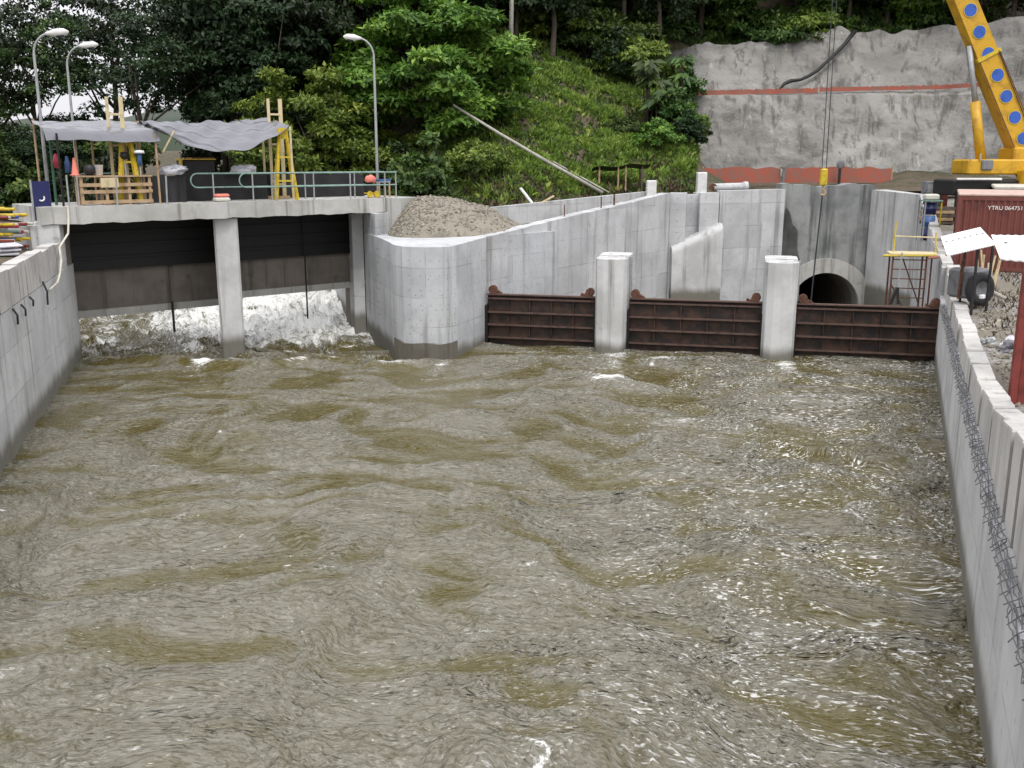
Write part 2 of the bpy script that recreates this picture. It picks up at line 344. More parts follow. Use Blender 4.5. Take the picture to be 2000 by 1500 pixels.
# ------------------------------------------------------------------ water
def water_mesh():
    ys = [5.5]
    while ys[-1] < 62: ys.append(ys[-1] + max(.035, .0035*ys[-1] + (.02 if ys[-1] < 37 else .06)))
    ys = np.array(ys); nx = 520
    u = np.linspace(0, 1, nx)
    Y = np.repeat(ys[:, None], nx, 1)
    xl = LW(np.minimum(ys, 36)) - .15 - np.where(ys > 36, (ys-36)*.62, 0)
    # right edge: right wall, then gate line, then nose / flank
    gate_y = lambda x: 39.1 - .2335*(x+1) + .25
    xr = RW(ys) + .15
    k = ys > 35.0
    xr = np.where(k, np.minimum(xr, (39.35-ys)/.2335 - 1), xr)
    k2 = ys > 38.9
    xr = np.where(k2, -3.2 - .30*(ys-36.3), xr)
    X = xl[:, None] + (xr-xl)[:, None]*u[None, :]
    # fields: coordinates bent by eddies, so that crests run in long curves
    bx = 1.7*fbm(X/6.5, Y/6.5, 2, 5) + .55*fbm(X/2.1, Y/2.1, 2, 6); by = 1.9*fbm(X/6.5+7, Y/6.5+3, 2, 9) + .6*fbm(X/2.1+4, Y/2.1, 2, 10)
    wx = X + bx + .18*(Y-20); wy = Y + by + .35*np.maximum(0, X+.5)*sst(30, 12, Y)
    patch = fbm(wx/3.0, wy/1.3, 4, 21)                              # calm olive boils
    side = sst(-6, 9, X - .1*Y)                                    # rougher to the right
    chop = sst(-.6, .35, patch + .12 - .25*sst(0, 7, X-.2*(Y-12))*sst(40, 16, Y) + .3*sst(21, 12, Y)*sst(5, -4, X) - .25*sst(20, 31, Y)*(1-.5*sst(-2, 4, X)))
    rid = lambda a, b, s, o=3: (1-np.abs(fbm(a, b, o, s)))**2
    amp = .35+.65*chop
    h = .07*fbm(wx/2.8, wy/1.8, 2, 31)
    h += amp*(.09*rid(wx/2.0, wy/.95, 41, 2) + .055*rid(wx/.95, wy/.42, 51, 2))
    h += amp*(.022*rid(wx/.42, wy/.2, 61, 1)*sst(36, 20, Y))
    h += side*amp*(.05*rid(wx/.7, wy/.34, 71, 1)*sst(40, 24, Y) + .03*rid(wx/1.2, wy/.6, 73, 1))
    rip = np.clip(.5+.6*side + .3*fbm(wx/4, wy/3, 3, 141), .2, 1.25)
    h -= .16
    # trough below the sluice openings and the standing roller in front of it
    fx = np.array([-16.5, -13.5, -11, -9, -7, -5.5, -4, -2, 0, 20]); fy = np.array([36.5, 36.0, 34.9, 34.9, 35.6, 35.0, 34.6, 36., 40, 60])
    rl = np.interp(X, fx, fy) + .35*fbm(X/1.3, Y*0+2, 3, 77)
    d = Y - rl
    inside = sst(0, -1.2, X - (-2.2))
    tr = sst(0, 1.6, d)*inside
    h += -.62*tr + .26*np.exp(-((d+.35)/.5)**2)*inside*sst(-16, -12, X)
    wild = tr*(.5+.5*sst(1, 4, d))
    h += wild*(.34*fbm(wx/1.1, wy/1.6, 4, 81) + .16*rid(wx/.5, wy/.7, 91))
    h += .95*sst(4.5, 17, d)*inside
    # foam
    fl = rid(wx/3.4+3, wy/1.6, 101, 2); foam = .06*chop + .25*sst(.80, .995, fl)*sst(-.1, .5, fbm(wx/2.2, wy/2.2, 2, 103))
    foam += .5*np.exp(-((d+.3)/.34)**2)*inside*sst(-14.5, -11, X)*sst(-.25, .35, fbm(X/1.7, Y*0, 2, 111)+.05)
    foam += (.25*sst(1.6, 4.2, d) + .32*sst(5, 9, d)*sst(-20, -14, X) + .2*fbm(wx/1.2, wy/.5, 3, 161)*sst(1, 3, d))*inside
    foam += .18*np.exp(-((Y-(39.1-.2335*(X+1))+1.3)/.8)**2)*sst(-1, 1, X)
    foam -= .25*np.exp(-((d-1.1)/.9)**2)*inside
    foam += .16*sst(.15, .6, fbm(wx/1.9, wy/1.2, 4, 131))*chop
    foam += .10*side*sst(-.2, .4, fbm(wx/2.4, wy/1.6, 3, 151))
    # wakes behind the piers and trails along the walls
    for px_, py_ in ((4.0, 37.0), (10.2, 36.2), (-2.4, 36.0), (-11., 36.2)):
        foam += .32*np.exp(-((X-px_+.12*(py_-Y))/(.35+.05*np.maximum(0, py_-Y)))**2)*sst(9, 0, py_-Y)*(Y < py_+.5)
    foam += .14*np.exp(-((RW(Y)-X)/.5)**2) + .10*np.exp(-((X-LW(Y))/.5)**2)
    V = np.stack([X, Y, h], -1).reshape(-1, 3); ny = len(ys)
    i = np.arange(ny*nx).reshape(ny, nx)
    F = np.stack([i[:-1, :-1], i[:-1, 1:], i[1:, 1:], i[1:, :-1]], -1).reshape(-1, 4)
    me = bpy.data.meshes.new('water'); me.vertices.add(len(V)); me.vertices.foreach_set('co', V.ravel())
    me.loops.add(F.size); me.loops.foreach_set('vertex_index', F.ravel().astype(np.int32))
    me.polygons.add(len(F)); me.polygons.foreach_set('loop_start', np.arange(0, F.size, 4, dtype=np.int32))
    me.polygons.foreach_set('loop_total', np.full(len(F), 4, dtype=np.int32))
    me.update(calc_edges=True); me.polygons.foreach_set('use_smooth', np.ones(len(F), bool))
    at = me.attributes.new('flow', 'FLOAT_VECTOR', 'POINT'); at.data.foreach_set('vector', np.stack([wx, wy, 0*wx], -1).astype(np.float32).ravel())
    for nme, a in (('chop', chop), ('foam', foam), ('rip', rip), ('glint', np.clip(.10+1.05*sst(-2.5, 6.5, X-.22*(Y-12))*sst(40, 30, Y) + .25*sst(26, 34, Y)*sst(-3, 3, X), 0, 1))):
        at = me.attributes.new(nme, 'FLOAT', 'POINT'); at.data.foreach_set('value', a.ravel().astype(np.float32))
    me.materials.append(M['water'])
    o = bpy.data.objects.new('river_water', me); COL.objects.link(o); o['kind'] = 'structure'
    b = MB().prism([(-75, 2), (40, 2), (40, 75), (-75, 75)], -3.4, -3.0).build('river_bed', M['soil'], kind='structure')
    # open river beyond the near foreground, under and behind the camera
    w2 = MB(); w2.add([(LW(-12)-.2, -12, -.1), (RW(-12)+.2, -12, -.1), (RW(5.5)+.2, 5.5, -.1), (LW(5.5)-.2, 5.5, -.1)], [(0, 1, 2, 3)])
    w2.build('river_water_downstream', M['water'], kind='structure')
water_mesh()

# ------------------------------------------------------------------ banks and hill
def groundz_r(x, y):
    base = np.interp(y, [5, 18, 30, 38, 50, 60, 78], [2.35, 2.4, 2.75, 3.0, 4.3, 5.3, 6.0])
    return base
def RWX(y):                                # inner face of right wall incl. the part beyond the gate
    return np.where(y < 36, RW(y), RW(36.) + (y-36)*.34)
def bank(name, edge, sign, ys, zf, mat, amp=.06):
    offs = np.array([.05, .3, .6, 1, 1.5, 2.2, 3, 4, 5.5, 7.5, 10, 14, 20, 30, 50, 90])
    Y, O = np.meshgrid(ys, offs, indexing='ij'); X = edge(Y) + sign*O
    Z = zf(X, Y) + amp*fbm(X/1.2, Y/1.2, 4, 201)*np.minimum(1, O/.6)
    m = MB(); n, k = X.shape; m.v = [tuple(p) for p in np.stack([X, Y, Z], -1).reshape(-1, 3)]
    for i in range(n-1):
        for j in range(k-1):
            a = i*k+j; q = (a, a+1, a+k+1, a+k); m.f.append(q if sign > 0 else q[::-1])
    return m.build(name, mat, smooth=True, kind='structure')
bank('right_bank_ground', lambda y: RWX(y)+.42, 1, np.linspace(-8, 58, 130), lambda x, y: groundz_r(x, y), M['gravel'])
bank('left_bank_ground', lambda y: np.where(y < 35, LW(y)-.45, LW(35.)-.45-(y-35)*.62), -1, np.linspace(-8, 62, 130), lambda x, y: 4.2 + 0*x + .02*np.maximum(0, y-40), M['soil'])
def yb(x):                                 # front edge of the hill ground
    x = np.asarray(x, float)
    return np.where(x < -5.8, 57.5, np.where(x < -1.2, 44.2, np.where(x < 8.6, 39.6 + (x+1)*(55.2-39.3)/9.6, 56.8)))
def hillz(x, y):
    x = np.asarray(x, float); y = np.asarray(y, float)
    ang = x/np.maximum(y, 1)
    hi = sst(-.30, -.19, ang)
    start = 50.5 + np.clip(x, 0, 9)*.9
    slope = np.maximum(0, y-start)*.44
    slope = np.where(slope > 11, 11+(slope-11)*1.25, slope)
    base = np.interp(x, [-8, -2, 4, 9, 16, 30], [3.8, 3.85, 4.15, 4.75, 5.3, 5.6])
    zc = base + slope
    # cut platform in front of the shotcrete faces
    cut = sst(10.5, 14.5, x - (y-60)*.04)
    plat = base + np.maximum(0, y-60)*.03
    behind = np.maximum(0, y-86.5)*.75 + 16.8 + .6*np.sin(x*.25)
    zr = np.where(y < 86, plat, behind)
    z = zc*(1-cut) + zr*cut
    low = 4.6 + np.maximum(0, y-70)*.03
    z = low*(1-hi) + z*hi
    z = np.where(x < -5.8, np.where(y < 60, -1.5+(z+1.5)*sst(57.5, 60, y), z), z)
    return z
def hill():
    xs = np.concatenate([np.linspace(-130, -40, 24)[:-1], np.linspace(-40, 50, 150), np.linspace(50, 130, 16)[1:]])
    xs = np.sort(np.concatenate([xs, [-5.801, -5.799, -1.201, -1.199, 8.599, 8.601]]))
    offs = np.concatenate([np.linspace(0, 42, 70), np.linspace(43, 160, 40)])
    X, O = np.meshgrid(xs, offs, indexing='ij'); Y = yb(X) + O
    Z = hillz(X, Y); Z = Z + (.35*fbm(X/3, Y/3, 5, 301))*sst(.5, 3, O)*sst(4.3, 6, Z)
    m = MB(); n, k = X.shape; m.v = [tuple(p) for p in np.stack([X, Y, Z], -1).reshape(-1, 3)]
    m.f = [(i*k+j, (i+1)*k+j, (i+1)*k+j+1, i*k+j+1) for i in range(n-1) for j in range(k-1)]
    m.build('hillside', M['soil'], smooth=True, kind='structure')
hill()
MB().add([(-1500, -1500, -3.6), (1500, -1500, -3.6), (1500, 1500, -3.6), (-1500, 1500, -3.6)], [(0, 1, 2, 3)]).build('ground', M['soil'], kind='structure')
# far wooded ridge, far left
def ridge():
    m = MB(); xs = np.linspace(-420, 160, 90)
    for i, x in enumerate(xs):
        top = 30 + 10*math.sin(x*.011+1) + 2.5*float(fbm(np.array([x/17.]), np.array([.3]), 4, 5)[0])
        m.v += [(x, 330, -3), (x, 372, top*.75), (x, 400, top), (x, 440, top*.4)]
    for i in range(len(xs)-1):
        for k in range(3): a = i*4+k; m.f.append((a, a+4, a+5, a+1))
    return m.build('distant_ridge', M['leaf_mid'], smooth=True, kind='structure')
ridge()

# ------------------------------------------------------------------ left retaining wall
t = thing('retaining_wall', 'tall pale concrete retaining wall along the left side of the water', 'wall', (LW(30), 30, 0))
def wchild(m, name, mat, parent, smooth=False, kind=None):   # part given in world coordinates
    o = m.build(name, mat, parent, smooth, kind); o.matrix_parent_inverse = parent.matrix_basis.inverted(); return o
la = math.atan2(-.2955, 1)
m = MB().prism([(LW(-8), -8), (LW(36.5), 36.5), (LW(36.5)-.5, 36.5), (LW(-8)-.5, -8)], -3.2, 3.42)
wchild(m, 'wall_body', M['conc_wall'], t)
y = 9.0
while y < 33.6:
    L = rng.uniform(1.05, 1.5); y2 = min(y+L, 33.9); o_ = rng.uniform(0, .03); zt = 4.42+rng.uniform(-.03, .03)
    a, b = y+.04, y2-.04
    m = MB().prism([(LW(a)+.02-o_, a), (LW(b)+.02-o_, b), (LW(b)-.42, b), (LW(a)-.42, a)], 3.45, [zt, zt+rng.uniform(-.02, .02), zt, zt])
    wchild(m, 'parapet_block', M['conc_block'], t); y = y2
# bars sticking out below the joints
for yy, zz, ln in ((29.9, 3.55, .75), (27.6, 3.4, .3), (26.4, 3.35, .35), (25.3, 3.4, .45)):
    wchild(MB().tube([(LW(yy)+.02, yy, zz), (LW(yy)+.1, yy+.05, zz-ln*.4), (LW(yy+.25)+.06, yy+.25, zz-ln)], .03, 5), 'rebar_stub', M['cable'], t)

# ------------------------------------------------------------------ right retaining wall with parapet slabs
t = thing('retaining_wall', 'pale concrete retaining wall topped with a row of slabs on the right', 'wall', (RW(25), 25, 0))
m = MB().prism([(RW(-8), -8), (RW(36), 36), (RW(36)+.75, 36), (RW(-8)+.75, -8)], -3.2, 2.28)
wchild(m, 'wall_body', M['conc_wall'], t)
y = 7.2; joints = [7.2]
while y < 31.2:
    y += rng.uniform(.85, 1.15) if y < 12 else rng.uniform(.95, 1.6); joints.append(y)
zt_at = lambda yy: float(np.interp(yy, [8, 12.1, 13.8, 15.5, 19, 31, 36], [3.95, 3.72, 3.5, 3.25, 2.93, 2.88, 2.88]))
for a, b in zip(joints[:-1], joints[1:]):
    q = .05; a2, b2 = a+q, b-q; off = .13+rng.uniform(-.02, .05); zt = rng.uniform(-.025, .025); za_, zb_ = zt+zt_at(a), zt+zt_at(b)
    sk = rng.uniform(-.03, .03)
    m = MB()
    P0 = [(RW(a2)+off, a2+sk), (RW(b2)+off+rng.uniform(-.02, .02), b2+sk), (RW(b2)+off+.4, b2-sk), (RW(a2)+off+.4, a2-sk)]
    c = Vector((sum(p[0] for p in P0)/4, sum(p[1] for p in P0)/4))
    ins = [tuple(c+(Vector(p)-c)*.955) for p in P0]
    P0 = P0[::-1]; ins = ins[::-1]; za_, zb_ = (za_, zb_)
    vs = [(p[0], p[1], 2.29) for p in P0]+[(p[0], p[1], q_-.035) for p, q_ in zip(P0, (za_, zb_, zb_, za_))]+[(p[0], p[1], q_) for p, q_ in zip(ins, (za_, zb_, zb_, za_))]
    m.add(vs, [(3, 2, 1, 0)]+[(k*4+i, k*4+(i+1) % 4, k*4+4+(i+1) % 4, k*4+4+i) for k in (0, 1) for i in range(4)]+[(8, 9, 10, 11)])
    wchild(m, 'parapet_slab', M['conc_block'], t)
for y_ in joints[1:-1]:  # dark strips added in the slab gaps to imitate their shade
    z_ = zt_at(y_)-.1; wchild(MB().prism([(RW(y_-.05)+.19, y_-.05), (RW(y_+.05)+.19, y_+.05), (RW(y_+.05)+.47, y_+.05), (RW(y_-.05)+.47, y_-.05)], 2.3, z_), 'joint_filler', M['conc_wet'], t)
# stepped end of the parapet by the gate
for i, (ya, yb_) in enumerate(((31.4, 32.2), (32.25, 33.1), (33.15, 34.1), (34.15, 35.0), (35.05, 36.0))):
    z = 2.62+.2*i
    m = MB().prism([(RW(ya)+.15, ya), (RW(yb_)+.15, yb_), (RW(yb_)+.62, yb_), (RW(ya)+.62, ya)], 2.29, z)
    wchild(m, 'parapet_step', M['conc_block'], t)
# crumpled wire mesh on the ledge
m = MB()
for k in range(6):
    off = -.04+.03*k; pts = []
    yy = 8.0
    while yy < 33.5:
        pts.append((RW(yy)+off+rng.uniform(-.03, .03)-.02, yy, 2.285+.012*k+rng.uniform(-.02, .02)-(.12 if rng.random() < .03 else 0))); yy += rng.uniform(.12, .22)
    m.tube(pts, .008, 4)
yy = 8.0
while yy < 33.5:
    p = [(RW(yy)-.10+rng.uniform(-.02, .02), yy+rng.uniform(-.05, .05), 2.27-abs(rng.gauss(0, .03))), (RW(yy)-.02, yy, 2.31+rng.uniform(-.02, .02)), (RW(yy)+.12, yy+rng.uniform(-.06, .06), 2.36+rng.uniform(-.02, .03))]
    m.tube(p, .008, 4); yy += rng.uniform(.16, .34)
wchild(m, 'wire_mesh', M['wire'], t, kind='stuff')

# right channel wall beyond the gate (top ramps up)
RX = lambda y: float(RWX(np.array(float(y))))
t = thing('channel_wall', 'right wall of the dry intake channel, its top stepping up away from the gates', 'wall', (RX(44), 44, 0))
segs = [36.02, 38.2, 40.6, 43.2, 46., 48.6, 50.95]
for a, b in zip(segs[:-1], segs[1:]):
    f = lambda yy: float(np.interp(yy, [36, 40, 51], [3.3, 3.75, 5.45]))
    a2, b2 = a+.012, b-.012
    wchild(MB().prism([(RX(a2), a2), (RX(b2), b2), (RX(b2)+.45, b2), (RX(a2)+.45, a2)], -2.6, [f(a2), f(b2), f(b2), f(a2)]), 'wall_panel', M['conc'], t)
    if b < 47: wchild(MB().prism([(RX(a+.3)+.02, a+.3), (RX(b-.3)+.02, b-.3), (RX(b-.3)+.43, b-.3), (RX(a+.3)+.43, a+.3)], [f(a+.3)+.004, f(b-.3)+.004]*1+[f(b-.3)+.004, f(a+.3)+.004], [f(a+.3)+.12, f(b-.3)+.12, f(b-.3)+.12, f(a+.3)+.12]), 'coping', M['conc_block'], t)
# wing wall facing the basin right of the tunnel
t = thing('wing_wall', 'smooth pale wing wall right of the tunnel mouth', 'wall', (20.2, 53, 0))
wchild(MB().prism([(20.28, 55.9), (RX(51)-.01, 51.0), (RX(51)+.46, 51.2), (21.4, 56.6)], -2.6, [5.55, 5.45, 5.45, 5.55]), 'wall_panel', M['conc_pier'], t)

# ------------------------------------------------------------------ intake channel, left side
t = thing('channel_wall', 'long concrete wall running from the rounded nose back along the intake channel', 'wall', (4, 47, 0))
WA, WB = Vector((-.98, 39.3)), Vector((8.5, 53.2)); WL = (WB-WA).length; WE = (WB-WA)/WL; WN = Vector((-WE.y, WE.x))
wz = lambda s: 4.2+(5.45-4.2)*s/WL
cuts = [0.05, 3.9, 8.0, 12.4, WL]
for i, (a, b) in enumerate(zip(cuts[:-1], cuts[1:])):
    a2, b2 = a+(.03 if i == 0 else .012), b-.012
    p = [WA+WE*a2, WA+WE*b2, WA+WE*b2+WN*.6, WA+WE*a2+WN*.6]
    n = 6; poly = [tuple(WA+WE*(a2+(b2-a2)*k/n)) for k in range(n+1)]+[tuple(WA+WE*(b2-(b2-a2)*k/n)+WN*.6) for k in range(n+1)]
    zt = [wz(a2+(b2-a2)*k/n)+rng.uniform(-.025, .025) for k in range(n+1)]; zt = zt+zt[::-1]
    wchild(MB().prism(poly, -2.6, zt), 'wall_panel', M['conc'], t)
for s_, r_ in ((6.4, .025), (9.8, .03), (11.1, .045)):      # bars standing on top of the wall
    p = WA+WE*s_+WN*.3; wchild(MB().tube([(p.x, p.y, wz(s_)-.1), (p.x, p.y, wz(s_)+.55)], r_, 6), 'rebar', M['rust_lug'], t)
# recess with pilasters and the battered white block
t = thing('channel_wall', 'recessed concrete bays at the far left corner of the intake channel', 'wall', (10, 54, 0))
wchild(MB().prism([(8.52, 53.25), (9.35, 53.05), (9.6, 54.3), (8.7, 54.5)], -2.6, 5.45), 'pilaster', M['conc'], t)
wchild(MB().prism([(9.40, 54.0), (10.5, 54.1), (10.5, 54.7), (9.45, 54.7)], -2.6, 5.35), 'wall_panel', M['conc'], t)
wchild(MB().prism([(10.18, 53.5), (11.25, 53.7), (11.25, 54.6), (10.55, 54.6), (10.18, 54.05)], -2.6, 5.45), 'pilaster', M['conc'], t)
wchild(MB().prism([(11.30, 53.75), (15.25, 55.3), (15.1, 56.0), (11.30, 54.7)], -2.6, [5.55, 5.6, 5.6, 5.55]), 'wall_panel', M['conc'], t)
m = MB(); q = [(8.35, 51.2), (10.9, 53.45)]
L0, L1 = Vector((8.62, 53.2)), Vector((11.35, 53.4)); k_ = 9; vs = []
for i in range(2):
    p = (L0, L1)[i]; zc = (2.2, 3.45)[i]; nn = Vector((.1, -.99))
    for j in range(k_+1):
        a_ = math.pi*.5*j/k_; q_ = p+nn*((.40)*math.sin(a_)); vs.append((q_.x, q_.y, zc+.42*math.cos(a_)))
    q_ = p+nn*.4; vs.append((q_.x, q_.y, zc-1.)); vs.append((q_.x, q_.y, -2.6)); q_ = p-nn*.5; vs += [(q_.x, q_.y, -2.6), (q_.x, q_.y, zc+.42)]
n_ = k_+5
m.add(vs, [(i, i+n_, (i+1) % n_+n_, (i+1) % n_) for i in range(n_)]+[tuple(range(n_-1, -1, -1)), tuple(range(n_, 2*n_))])
tag(m.build('ledge', M['conc_pier']), 'white rounded sloping ledge in the far left corner of the intake channel', 'ledge')
# channel floor
MB().prism([tuple(gt(-.5, .6)[:2]), tuple(gt(17.6, .6)[:2]), (21, 52), (20.5, 57), (8, 57), (8.3, 53)], -3.0, -2.4).build('channel_floor', M['conc_wet'], kind='structure')

# tunnel headwall with arch opening
t = thing('tunnel_headwall', 'weathered grey headwall with the arched tunnel mouth', 'tunnel portal', (18, 56, 0))
CX, CY, CR, CZ = 18.05, 55.95, 2.0, -1.1
m = MB(); N = 28
arc = [(CX+CR*math.cos(math.pi*k/N), CZ+CR*math.sin(math.pi*k/N)) for k in range(N+1)]
out_ = [(CX+CR, -2.5)]+arc+[(CX-CR, -2.5), (15.2, -2.5)]
def hz_(x): return 5.8+.08*math.sin(x*1.7)+.05*math.sin(x*5)
topp = [(15.2+(20.5-15.2)*k/14, hz_(15.2+(20.5-15.2)*k/14)) for k in range(15)]
poly = [(15.2, -2.5)]+topp+[(20.5, -2.5)]+out_[:-1]
fr = [(p[0], CY, p[1]) for p in poly]; bk = [(p[0], CY+1.2, p[1]) for p in poly]; n = len(poly)
m.add(fr+bk, [tuple(range(n)), tuple(range(2*n-1, n-1, -1))]+[(i, i+n, (i+1) % n+n, (i+1) % n) for i in range(n)])
wchild(m, 'wall_face', M['head'], t)
m = MB(); RO = 2.8
for k in range(N):
    a0, a1 = math.pi*k/N, math.pi*(k+1)/N
    pr = lambda a, r, yy: (CX+r*math.cos(a), yy, CZ+r*math.sin(a))
    m.add([pr(a0, CR-.02, CY-.16), pr(a1, CR-.02, CY-.16), pr(a1, RO, CY-.16), pr(a0, RO, CY-.16), pr(a0, CR-.02, CY+.1), pr(a1, CR-.02, CY+.1), pr(a1, RO, CY+.1), pr(a0, RO, CY+.1)],
          [(0, 3, 2, 1), (3, 7, 6, 2), (0, 1, 5, 4)])
wchild(m, 'arch_ring', M['conc_deck'], t)
m = MB()
for k in range(N):
    a0, a1 = math.pi*k/N, math.pi*(k+1)/N
    m.add([pr(a0, CR, CY+1.1), pr(a1, CR, CY+1.1), pr(a1, CR, CY+26), pr(a0, CR, CY+26)], [(0, 1, 2, 3)])
for s_ in (-1, 1): m.add([(CX+s_*CR, CY+1.1, CZ), (CX+s_*CR, CY+26, CZ), (CX+s_*CR, CY+26, -2.5), (CX+s_*CR, CY+1.1, -2.5)], [(0, 1, 2, 3)])
m.add([(CX-CR, CY+26, -2.5), (CX+CR, CY+26, -2.5), (CX+CR, CY+26, 1.6), (CX-CR, CY+26, 1.6)], [(0, 1, 2, 3)])
m.add([(CX-CR, CY+1, -2.42), (CX+CR, CY+1, -2.42), (CX+CR, CY+26, -2.42), (CX-CR, CY+26, -2.42)], [(0, 1, 2, 3)])
wchild(m, 'tunnel_lining', M['conc_dark'], t)
# dark wet rock seam left of the face
m = MB(); pts = [(15.5, 4.6), (15.75, 4.3), (15.95, 3.6), (16.25, 3.3), (16.3, 2.2), (16.6, 1.2), (16.5, .2), (15.9, -.6), (15.4, -2.4), (15.32, 2)]
m.add([(x, CY-.03-.05*rng.random(), z) for x, z in pts], [tuple(range(len(pts)))])
wchild(m, 'wet_seam', M['conc_seam'], t)

# ------------------------------------------------------------------ rounded nose between sluice and intake
nose = [(-6.55, 43.4), (-5.35, 40.0), (-4.80, 38.2), (-4.55, 37.2), (-4.36, 36.65), (-4.08, 36.2), (-3.7, 35.93), (-3.2, 35.8), (-2.7, 35.86), (-2.3, 36.1), (-2.08, 36.42), (-1.55, 37.75), (-1.04, 39.05), (-1.02, 39.42), (2.0, 43.2), (-1.0, 46.0), (-6.0, 46.5)]
t = thing('abutment', 'rounded concrete nose between the sluice bridge and the rusty gates', 'abutment', (-3, 38, 0))
nz = [4.08]*10+[4.1, 4.15, 4.2, 4.2, 4.15, 4.05, 4.05]
wchild(MB().prism(nose, -3.1, nz), 'nose_body', M['concn'], t)
k0, k1 = 3, 10; c = Vector((-3.2, 38.5))
ol = [Vector(nose[i])+(Vector(nose[i])-c).normalized()*.035 for i in range(k0, k1+1)]
il = [Vector(nose[i])-(Vector(nose[i])-c).normalized()*.05 for i in range(k1, k0-1, -1)]
m = MB().prism([tuple(p) for p in ol+il], -3.0, [.48+.05*math.sin(i*2.1) for i in range(len(ol)+len(il))])
wchild(m, 'waterline_plinth', M['conc_wet'], t)
# form tie holes
m = MB()
for zz in (1.2, 1.75, 2.3, 2.9):
    for i in range(6, 10):
        a, b = Vector(nose[i]), Vector(nose[i+1])
        for f in (.25, .75):
            if rng.random() < .5:
                p = a.lerp(b, f); nn = (p-c).normalized(); m.tube([(p.x-nn.x*.02, p.y-nn.y*.02, zz), (p.x+nn.x*.006, p.y+nn.y*.006, zz)], .02, 6)
wchild(m, 'tie_holes', M['conc_dark'], t, kind='stuff')
# upper block at the end of the deck
tag(MB().prism([(-5.43, 42.72), (-4.75, 42.2), (-4.1, 43.6), (-6.6, 46.3), (-7.4, 45.3)], 4.05, 5.6).build('deck_abutment_block', M['conc_deck']), 'square concrete block at the right end of the bridge beside the gravel heap', 'abutment')

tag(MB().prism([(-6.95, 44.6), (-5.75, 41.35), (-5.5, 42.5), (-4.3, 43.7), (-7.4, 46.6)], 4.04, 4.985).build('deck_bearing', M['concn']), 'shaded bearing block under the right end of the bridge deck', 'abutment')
# gravel heap
m = MB()
gx, gy, gh = -3.6, 42.7, 1.62
def gpt(u, v):
    a = u*2*math.pi; rm = 3.0+1.9*math.cos(a-.85)+1.5*max(0, -math.sin(a)); r = v*rm; x = gx+r*math.cos(a); y = gy+r*math.sin(a)
    h = gh*(1-v**2.1)-.1*(v > .99)
    z = 4.0+h+.10*float(fbm(np.array([x*1.3]), np.array([y*1.3]), 3, 9)[0])*(1-v*.5)
    return (x, y, z)
m.sheet(gpt, 60, 26)
t = thing('gravel_heap', 'heap of tan gravel piled on the rounded nose', 'gravel heap', (gx, gy, 4))
wchild(m, 'heap_body', M['stone'], t, True)
m = MB()
for i in range(2600):
    u, v = rng.random(), rng.random()**.6; p = gpt(u, v*.97)
    s_ = rng.uniform(.03, .085)*(1.7 if rng.random() < .06 else 1); b0 = Vector(p)
    rv = Matrix.Rotation(rng.random()*6, 3, Vector((rng.random()+.01, rng.random(), rng.random())).normalized())
    vs = [b0+rv@(Vector(d)*s_*rng.uniform(.7, 1.2)) for d in ((1, 0, 0), (-1, 0, 0), (0, 1, 0), (0, -1, 0), (0, 0, .8), (0, 0, -.8))]
    m.add(vs, [(0, 2, 4), (2, 1, 4), (1, 3, 4), (3, 0, 4), (2, 0, 5), (1, 2, 5), (3, 1, 5), (0, 3, 5)])
m.t = np.repeat(nr.rand(len(m.f)//8), 8)
def pebm():
    t_ = NT('pebbles'); a = t_.attr('tint'); c_ = t_.mix(a, (.13, .11, .08), (.35, .32, .265)); return t_.fin(c_, .9)
M['peb'] = pebm()
wchild(m, 'pebbles', M['peb'], t, kind='stuff')
# wall behind, along the foot of the slope
t = thing('boundary_wall', 'low grey wall at the foot of the green slope behind the channel wall', 'wall', (6, 54, 0))
A, B = Vector((-1.6, 48.6)), Vector((7.9, 57.6)); E_ = (B-A).normalized(); N_ = Vector((-E_.y, E_.x)); LL = (B-A).length
for i in range(4):
    a, b = LL*i/4+.01, LL*(i+1)/4-.01; p = [A+E_*a, A+E_*b, A+E_*b+N_*.35, A+E_*a+N_*.35]
    za, zb = 4.85+.55*a/LL, 4.85+.55*b/LL
    wchild(MB().prism([tuple(q) for q in p], 3.2, [za, zb, zb, za]), 'wall_panel', M['conc'], t)

# ------------------------------------------------------------------ sluice bridge
t = thing('sluice_bridge', 'concrete sluice bridge with two openings over the white water', 'bridge', dk(DLEN/2, 1.8, 0), DANG)
def dloc(s, b, z): return (s-DLEN/2, b-1.8, z)
def dbox(name, s0, s1, b0, b1, z0, z1, mat, parent, bev=0, label=None):
    m = MB(); c = dloc((s0+s1)/2, (b0+b1)/2, (z0+z1)/2); d = (s1-s0, b1-b0, z1-z0)
    m.bbox(c, d, 0, bev) if bev else m.box(c, d)
    o = m.build(name, mat, parent)
    if label: o['label'] = label
    return o
n = 40; m = MB()
def edge(i, k): return 5.0+.018*math.sin(i*1.3+k)+.012*math.sin(i*2.9)
vs = []
for i in range(n+1):
    s_ = DLEN*i/n; w_ = .012*math.sin(i*1.9)
    vs += [dloc(s_, w_, edge(i, 0)), dloc(s_, .02+w_, ZT+.012*math.sin(i*2.3)), dloc(s_, 4.0, ZT), dloc(s_, 4.0, ZB)]
m.add(vs, [(i*4+k, i*4+4+k, i*4+4+(k+1) % 4, i*4+(k+1) % 4) for i in range(n) for k in range(4)]+[(0, 1, 2, 3), (n*4+3, n*4+2, n*4+1, n*4)])
m.build('deck_slab', M['conc_deck'], t)
